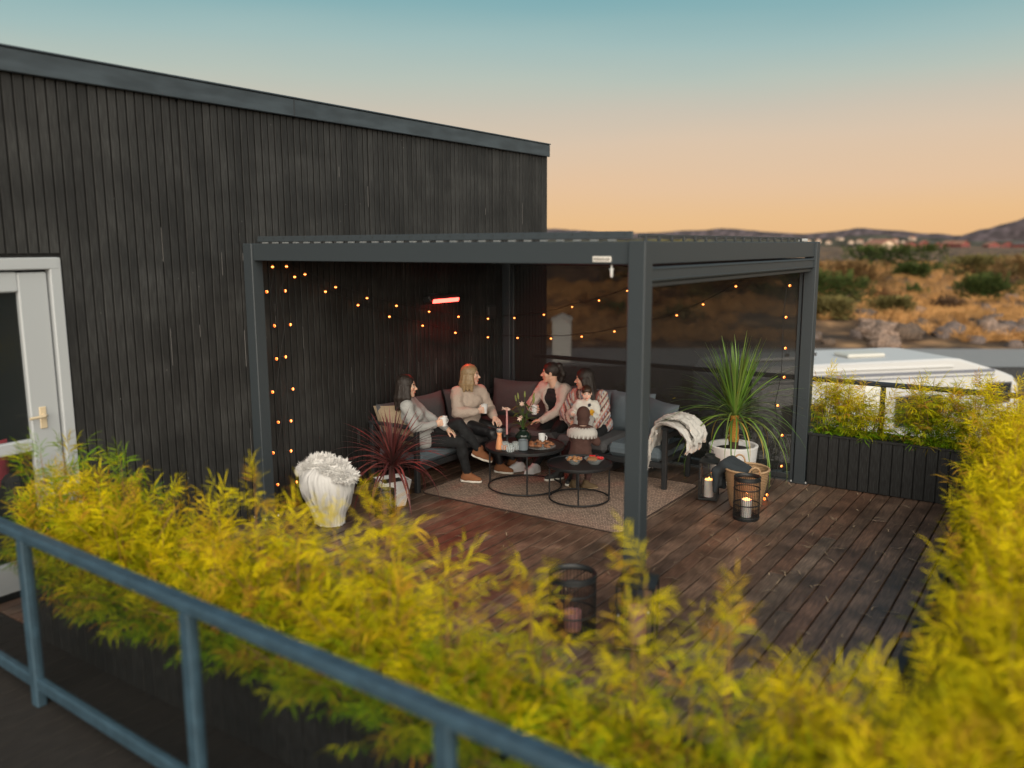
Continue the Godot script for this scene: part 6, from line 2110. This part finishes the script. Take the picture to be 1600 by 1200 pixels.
func wire_lantern(label: String, at: Vector3, r: float, h: float, ch: float, lit: bool) -> void:
	var o := thing("lantern", label, "lantern", at, 0.0, "lanterns on the deck")
	var blk := mat("lantern_black", Color(0.012, 0.013, 0.013), 0.5)
	part(o, "base", cyl(r, 0.016, 30), blk)
	for y in [0.025, h * 0.36, h * 0.72, h - 0.03, h]:
		part(o, "hoop", ring(r, 0.006, 36, 6), blk, Vector3(0, y, 0))
	part(o, "collar", turned([Vector2(r, h - 0.035), Vector2(r + 0.002, h - 0.03), Vector2(r + 0.002, h - 0.002), Vector2(r - 0.012, h + 0.004), Vector2(r - 0.014, h - 0.02)], 32), blk)
	for k in 40:
		var a := TAU * k / 40
		part(o, "wire", cbox(Vector3(0.0035, h - 0.02, 0.0035), 0.0), blk, Vector3(cos(a) * r, h * 0.5, sin(a) * r), Vector3(0, -a, 0))
	part(o, "glass", turned([Vector2(r * 0.62, 0.016), Vector2(r * 0.62, h * 0.75)], 28), glass("lantern_glass", 0.02, Color(0.3, 0.3, 0.3)))
	candle(o, Vector3(0, 0.02, 0), r * 0.40, ch, lit)

# a cloth hanging over something: a path across (x, y), swept along z, rippling more towards its ends
func drape(path: Array, z0: float, z1: float, amp: float, sd: int) -> ArrayMesh:
	var cu := Curve3D.new()
	for k in path.size():
		var a: Vector2 = path[maxi(k - 1, 0)]
		var b: Vector2 = path[mini(k + 1, path.size() - 1)]
		var h := Vector3(b.x - a.x, b.y - a.y, 0) / 6.0
		cu.add_point(Vector3(path[k].x, path[k].y, 0), -h, h)
	var n := fnoise(sd, 3.0, 3)
	var nv := 52
	var nu := 44
	var b := Mb.new()
	var len := cu.get_baked_length()
	for side in 2:
		for r in nv + 1:
			var t := r / float(nv)
			var p := cu.sample_baked(t * len, true)
			var d := (cu.sample_baked(minf(t + 0.02, 1.0) * len, true) - cu.sample_baked(maxf(t - 0.02, 0.0) * len, true)).normalized()
			var out := Vector3(-d.y, d.x, 0)
			if out.y < 0.0 and t > 0.2 and t < 0.6:
				out = -out
			for c in nu + 1:
				var u := c / float(nu)
				var free := 0.35 + 1.1 * absf(t - 0.45)
				var w := n.get_noise_2d(u * 1.2, t * 1.2) * 4.0
				var f := amp * free * (sin(u * 19.0 + w) + 0.25 * sin(u * 37.0 - w * 2.0)) + amp * 1.2 * n.get_noise_2d(u * 2.5 + 9.0, t * 3.0)
				var edge := 1.0 - 0.10 * sin(t * 7.0 + sd) * absf(u - 0.5)
				var z := lerpf(z0, z1, 0.5 + (u - 0.5) * edge) + 0.03 * (t - 0.5)
				var th := 0.008 if c > 0 and c < nu and r > 0 and r < nv else 0.001
				b.v.append(p + out * (f + (th if side == 0 else -th)) + Vector3(0, 0, z) + Vector3(0, 0.03 * n.get_noise_2d(u * 3.0, 30.0) * (1.0 if r == 0 or r == nv else 0.0), 0))
	for side in 2:
		var o := side * (nv + 1) * (nu + 1)
		for r in nv:
			for c in nu:
				var a := o + r * (nu + 1) + c
				if side == 0:
					b.quad(a, a + 1, a + nu + 2, a + nu + 1)
				else:
					b.quad(a, a + nu + 1, a + nu + 2, a + 1)
	return b.done()

func make_small_things() -> void:
	# throw over the sofa's right arm
	var thr := mat("throw_cream", Color(0.76, 0.73, 0.68), 0.95, "fine", Vector3(16, 16, 16), 0.03)
	var t := thing("throw_blanket", "cream blanket draped over the right arm of the sofa", "blanket", Vector3(2.73, 0, -3.05))
	var n := fnoise(61, 9.0, 3)
	var crumple := func(p: Vector3) -> float: return n.get_noise_3d(p.x * 0.6, p.y * 0.7, p.z * 2.0) * 0.009
	var long_path := [Vector2(-0.165, 0.20), Vector2(-0.16, 0.34), Vector2(-0.14, 0.50), Vector2(-0.10, 0.64), Vector2(-0.03, 0.700), Vector2(0.06, 0.712), Vector2(0.16, 0.69), Vector2(0.25, 0.62), Vector2(0.29, 0.53), Vector2(0.285, 0.43)]
	part(t, "cloth", drape(long_path, -0.12, 0.25, 0.013, 5), thr)
	var top_path := [Vector2(-0.105, 0.58), Vector2(-0.10, 0.67), Vector2(-0.03, 0.745), Vector2(0.07, 0.765), Vector2(0.18, 0.745), Vector2(0.27, 0.68), Vector2(0.325, 0.59), Vector2(0.31, 0.51)]
	part(t, "cloth", drape(top_path, -0.15, 0.18, 0.018, 9), thr)
	# heap of white blankets and sheepskins by the left post
	var wt := mat("blanket_white", Color(0.78, 0.76, 0.73), 0.95, "fine", Vector3(10, 10, 10), 0.1)
	var w := thing("blanket_basket", "tall basket covered by white blankets with fluffy sheepskin on top by the left post", "basket", Vector3(0.645, 0, -0.27))
	# cloth hanging in long soft folds, gathered towards the foot
	var gw := Mb.new()
	var prof := [[0.0, 0.118], [0.05, 0.125], [0.12, 0.145], [0.20, 0.185], [0.28, 0.215], [0.36, 0.232], [0.43, 0.225], [0.48, 0.20], [0.52, 0.14], [0.53, 0.0]]
	var sg := 132
	for r in prof.size():
		var y: float = prof[r][0]
		for k in sg:
			var a := TAU * k / sg
			var wander := n.get_noise_2d(cos(a) * 6.0, sin(a) * 6.0 + y * 2.0) * 2.4
			var deep := 0.013 * smoothstep(0.52, 0.34, y) * (0.5 + n.get_noise_2d(a * 3.0, 7.0))
			var rad: float = prof[r][1] + deep * sin(a * 17.0 + wander * 3.0 + y * 5.0) + 0.018 * n.get_noise_3d(cos(a) * 1.2, y * 3.0, sin(a) * 1.2)
			gw.v.append(Vector3(cos(a) * rad * 1.12 + 0.05 * (0.3 - y) + 0.01, y + (0.02 * n.get_noise_2d(cos(a) * 3.0 + 20.0, sin(a) * 3.0) if r > 0 else 0.006), sin(a) * rad * 0.95))
	for r in prof.size() - 1:
		for k in sg:
			var a := r * sg + k
			var c := r * sg + (k + 1) % sg
			gw.quad(a, c, c + sg, a + sg)
	part(w, "blanket", gw.done(), wt)
	# sheepskins bunched on top: locks of wool standing out from soft mounds
	var gf := Sdf.new(Vector3(-0.42, 0.30, -0.36), Vector3(0.46, 0.78, 0.36), 0.010)
	var mounds := [[Vector3(-0.07, 0.53, -0.01), Vector3(0.13, 0.075, 0.12)], [Vector3(0.11, 0.52, 0.0), Vector3(0.10, 0.07, 0.12)], [Vector3(-0.17, 0.47, 0.03), Vector3(0.09, 0.06, 0.11)], [Vector3(0.23, 0.46, 0.0), Vector3(0.08, 0.055, 0.10)]]
	for q in mounds:
		gf.ell(q[0], q[1], Basis(), 0.03)
	var wool := mat("fleece", Color(0.72, 0.70, 0.67), 1.0)
	part(w, "sheepskin", sdf_mesh(gf), wool)
	var lock := spray(91, 12, 0.034, 0.0042, 0.018, 0.12)
	var lp := []
	var lc := []
	for k in 1500:
		var q: Array = mounds[k % 4]
		var d := Vector3(rng.randfn(), absf(rng.randfn()) - 0.25, rng.randfn()).normalized()
		var bs := Basis.looking_at(-(d + Vector3(rng.randfn(), rng.randfn(), rng.randfn()) * 0.35).normalized(), Vector3(0.13, 0.9, 0.4)).scaled(Vector3.ONE * rng.randf_range(0.7, 1.3))
		lp.append(Transform3D(bs, q[0] + d * q[1] * 0.97))
		lc.append(Color(0.72, 0.70, 0.67) * rng.randf_range(0.9, 1.08))
	multi(w, "wool", lock, leaf_mat("wool_locks", Color(0.3, 0.3, 0.3), 1.0), lp, lc)
	part(w, "handle", rod([Vector3(-0.28, 0.30, 0.0), Vector3(-0.315, 0.36, 0.0), Vector3(-0.315, 0.43, 0.0), Vector3(-0.27, 0.47, 0.0)], 0.018, 8), mat("leather", Color(0.30, 0.12, 0.055), 0.6))
	# wicker basket with a dark throw hanging out
	var bk := thing("wicker_basket", "round wicker basket with two handles beside the green cordyline", "basket", Vector3(3.60, 0, -2.86))
	var wick := mat("wicker", Color(0.78, 0.50, 0.27), 0.7, "grain", Vector3(30, 30, 30))
	var wb := Mb.new()
	var rows := 30
	var segs := 72
	for r in rows * 2 + 1:
		var y := 0.37 * r / (rows * 2.0)
		var rad := lerpf(0.135, 0.205, pow(y / 0.37, 0.8))
		for k in segs:
			var a := TAU * k / segs
			var bump := 0.0045 * (1.0 if r % 2 == 1 else -1.0)
			var weave := 0.004 * sin(a * 18.0 + PI * float((r / 2) % 2))
			wb.v.append(Vector3(cos(a), 0, sin(a)) * (rad + bump + weave) + Vector3(0, y, 0))
	for r in rows * 2:
		for k in segs:
			var a := r * segs + k
			var c := r * segs + (k + 1) % segs
			wb.quad(a, c, c + segs, a + segs)
	part(bk, "side", wb.done(), wick)
	part(bk, "bottom", cyl(0.135, 0.012, 30), wick)
	part(bk, "rim", ring(0.205, 0.012, 48, 8), wick, Vector3(0, 0.372, 0))
	for s in [-1.0, 1.0]:
		var hp := []
		for k in 9:
			var a := PI * k / 8.0
			hp.append(Vector3(cos(a) * 0.055, 0.37 + sin(a) * 0.075, 0))
		part(bk, "handle", rod(hp, 0.009, 8), wick, Vector3(0.205 * sin(0.62) * s, 0, 0.205 * cos(0.62) * s), Vector3(0.1 * s, 0.62, 0))
	var dt := thing("throw_blanket", "dark slate throw hanging over the left rim of the wicker basket", "blanket", Vector3(3.48, 0, -2.86))
	var gd := Sdf.new(Vector3(-0.26, 0.04, -0.22), Vector3(0.26, 0.50, 0.26), 0.010)
	for k in 7:
		var z := -0.10 + k * 0.035
		gd.cap(Vector3(0.10, 0.34, z * 0.8), Vector3(-0.06, 0.40, z), 0.045, 0.04, 0.03)
		gd.cap(Vector3(-0.06, 0.40, z), Vector3(-0.135, 0.33, z + 0.02), 0.04, 0.034, 0.03)
		gd.cap(Vector3(-0.135, 0.33, z + 0.02), Vector3(-0.125 + 0.02 * sin(k * 2.0), 0.17 - 0.03 * sin(k * 1.3), z + 0.03), 0.034, 0.02, 0.03)
	gd.rough(crumple)
	part(dt, "cloth", sdf_mesh(gd), mat("throw_slate", Color(0.035, 0.045, 0.052), 0.95, "fine", Vector3(12, 12, 12)))
	# lanterns
	glass_lantern("tall square black glass lantern with a lit candle left of the wicker basket", Vector3(3.215, 0, -2.90), 0.25, 0.185, 0.40, 0.17, true)
	wire_lantern("round black wire lantern with a lit candle in front of the wicker basket", Vector3(3.73, 0, -2.50), 0.115, 0.395, 0.16, true)
	wire_lantern("round dark lantern half hidden behind the hedge, left of two", Vector3(3.57, 0, 0.36), 0.15, 0.40, 0.12, false)
	glass_lantern("square dark lantern half hidden behind the hedge at the front post", Vector3(3.99, 0, 0.28), 0.3, 0.24, 0.44, 0.22, false)
	wire_lantern("low black wire lantern between the white blankets and the red cordyline", Vector3(0.93, 0, -0.72), 0.10, 0.24, 0.1, false)
	# mugs in the hands
	mug("white mug held by the dark-haired woman in grey at the left", Vector3(0.835, 0.66, -1.71), 1.4)
	mug("white mug held by the blonde woman", Vector3(0.79, 0.66, -2.47), 3.9)
	mug("white mug held by the woman in the pale cardigan", Vector3(1.14, 0.61, -2.935), 3.4)
	# infrared heater on the wall
	var h := thing("patio_heater", "red glowing infrared heater fixed to the black wall", "heater", Vector3(0.10, 1.87, -2.66))
	var hb := mat("heater_body", Color(0.02, 0.02, 0.02), 0.5)
	part(h, "housing", cbox(Vector3(0.10, 0.075, 0.56), 0.012), hb, Vector3(-0.03, 0.01, 0), Vector3(0, 0, 0.35))
	part(h, "bracket", cbox(Vector3(0.09, 0.03, 0.06), 0.004), hb, Vector3(-0.058, 0.06, 0.12))
	part(h, "heat_lamp_tube", cbox(Vector3(0.016, 0.046, 0.46), 0.006), glow("heat_lamp", Color(1.0, 0.26, 0.22), 2.6), Vector3(0.026, -0.008, 0), Vector3(0, 0, -0.3))
	var al := AreaLight3D.new()
	al.name = "heater_lamp_light"
	al.area_size = Vector2(0.46, 0.05)
	al.light_color = Color(1.0, 0.16, 0.10)
	al.light_energy = 0.24
	al.area_range = 8.0
	al.shadow_enabled = true
	add_child(al)
	al.look_at_from_position(Vector3(0.142, 1.855, -2.66), Vector3(0.142 + 1.0, 1.855 - 0.75, -2.66), Vector3(0, 0, 1).cross(Vector3(1, -0.75, 0)))
	# a stick leaning out by the blankets and a small box on the wall
	var jb := thing("wall_box", "small dark junction box high on the black wall near the corner", "box", Vector3(0.03, 1.66, -3.66))
	part(jb, "cover", cbox(Vector3(0.05, 0.16, 0.16), 0.01), mat("junction_grey", Color(0.03, 0.03, 0.03), 0.6))

# ---------------------------------------------------------------- strings of bulbs
func bulb_string(label: String, pts: Array, hang: Array) -> void:
	# pts: the wire; hang: per bulb [index along the bulbs, direction]
	var o := thing("string_light", label, "string light")
	var blk := mat("flex_black", Color(0.01, 0.01, 0.01), 0.7)
	var wire := Mb.new()
	var sm := []
	for k in pts.size() - 1:
		for j in 4:
			var t := j / 4.0
			var p: Vector3 = pts[k].lerp(pts[k + 1], t)
			p.y -= sin(PI * t) * 0.012
			sm.append(p)
	sm.append(pts[pts.size() - 1])
	wire.tube(sm, [0.004], 5)
	part(o, "cable", wire.done(), blk)
	var sock := turned([Vector2(0.0, 0.0), Vector2(0.010, -0.002), Vector2(0.012, -0.03), Vector2(0.009, -0.034), Vector2(0, -0.034)], 10)
	var gl := turned([Vector2(0.008, -0.032), Vector2(0.013, -0.042), Vector2(0.016, -0.054), Vector2(0.0135, -0.066), Vector2(0.006, -0.073), Vector2(0, -0.075)], 12)
	var warm := [glow("bulb_glow", Color(1.0, 0.47, 0.17), 0.24), glow("bulb_glow_dim", Color(1.0, 0.45, 0.16), 0.15), glow("bulb_glow_bright", Color(1.0, 0.50, 0.20), 0.30)]
	for q in hang:
		var s := part(o, "socket", sock, blk, q[0])
		var d: Vector3 = -q[1].normalized()
		s.basis = Basis(d.cross(Vector3(0.3, 0.2, 1)).normalized(), d, Vector3.ZERO)
		s.basis.z = s.basis.x.cross(s.basis.y)
		s.basis = s.basis.scaled_local(Vector3.ONE * 0.70)
		var bl := part(s, "bulb", gl, warm[rng.randi() % 3])
		part(bl, "filament", turned([Vector2(0.0165, -0.049), Vector2(0.0172, -0.053), Vector2(0.0168, -0.058)], 12), glow("filament_bulb", Color(1.0, 0.66, 0.34), 1.6))

func make_string_lights() -> void:
	var dn := Vector3(0, -1, 0.02)
	var side := Vector3(0.4, -0.1, 0.9)
	var up := Vector3(0, 0.045, 0)
	var W := 0.055
	var S := -PD + 0.15
	# lower string: up the wall by the left post, down along the wall, across the screen
	var a := [Vector3(W, 0.29, -0.231), Vector3(W, 0.60, -0.197), Vector3(W, 0.875, -0.274), Vector3(W, 1.165, -0.226), Vector3(W, 1.464, -0.29), Vector3(W, 1.766, -0.285), Vector3(W, 2.077, -0.218)]
	var b := [Vector3(W, 2.186, -0.528), Vector3(W, 2.033, -0.901), Vector3(W, 1.877, -1.334), Vector3(W, 1.728, -1.791), Vector3(W, 1.59, -2.327), Vector3(W, 1.46, -2.909), Vector3(W, 1.348, -3.556)]
	var c := [Vector3(0.262, 1.32, S), Vector3(0.755, 1.341, S), Vector3(1.187, 1.39, S), Vector3(1.624, 1.475, S), Vector3(2.02, 1.58, S), Vector3(2.393, 1.696, S), Vector3(2.695, 1.828, S), Vector3(3.052, 2.031, S)]
	var pts := []
	var hang := []
	for p in a:
		pts.append(p + Vector3(0.0, 0, -0.02))
		hang.append([p, side])
	pts.append(Vector3(W, 2.30, -0.30))
	hang.append([Vector3(W + 0.02, 2.33, -0.26), dn])
	for p in b + c:
		pts.append(p + up)
		hang.append([p + up, dn])
	pts.append(Vector3(3.4, 2.27, S))
	bulb_string("lower string of warm bulbs looping from the wall across the mesh screen", pts, hang)
	# upper string
	a = [Vector3(W, 0.26, -0.39), Vector3(W, 0.575, -0.34), Vector3(W, 0.861, -0.357), Vector3(W, 1.159, -0.398), Vector3(W, 1.47, -0.33), Vector3(W, 1.763, -0.404), Vector3(W, 2.076, -0.363)]
	b = [Vector3(W, 2.206, -0.653), Vector3(W, 2.07, -1.037), Vector3(W, 1.941, -1.466), Vector3(W, 1.836, -1.905), Vector3(W, 1.738, -2.442), Vector3(W, 1.643, -2.974), Vector3(W, 1.577, -3.56)]
	c = [Vector3(0.214, 1.569, S), Vector3(0.652, 1.628, S), Vector3(1.051, 1.738, S), Vector3(1.415, 1.827, S), Vector3(1.78, 1.95, S)]
	pts = []
	hang = []
	for p in a:
		pts.append(p + Vector3(0.0, 0, 0.02))
		hang.append([p, Vector3(0.3, -0.1, -0.9)])
	pts.append(Vector3(W, 2.31, -0.48))
	hang.append([Vector3(W + 0.02, 2.33, -0.42), dn])
	for p in b + c:
		pts.append(p + up)
		hang.append([p + up, dn])
	pts.append(Vector3(2.25, 2.27, S))
	bulb_string("upper string of warm bulbs looping from the wall to the top of the mesh screen", pts, hang)
	# the string down the right-hand post, ending on the deck
	pts = []
	hang = []
	for p in [Vector3(3.616, 2.071, S), Vector3(3.593, 1.748, S), Vector3(3.602, 1.429, S), Vector3(3.604, 1.126, S), Vector3(3.552, 0.821, S), Vector3(3.614, 0.511, S), Vector3(3.623, 0.178, S)]:
		pts.append(p + Vector3(-0.03, 0.01, 0))
		hang.append([p + Vector3(-0.03, 0, 0), Vector3(0.9, -0.3, 0.3)])
	pts.append(Vector3(3.58, 0.02, S + 0.1))
	pts.append(Vector3(3.64, 0.012, -3.35))
	pts.append(Vector3(3.74, 0.012, -3.1))
	hang.append([Vector3(3.66, 0.03, -3.25), Vector3(0.8, 0.05, 0.5)])
	hang.append([Vector3(3.70, 0.03, -3.12), Vector3(0.3, 0.05, 0.9)])
	bulb_string("string of warm bulbs hanging down beside the right back post to the deck", pts, hang)
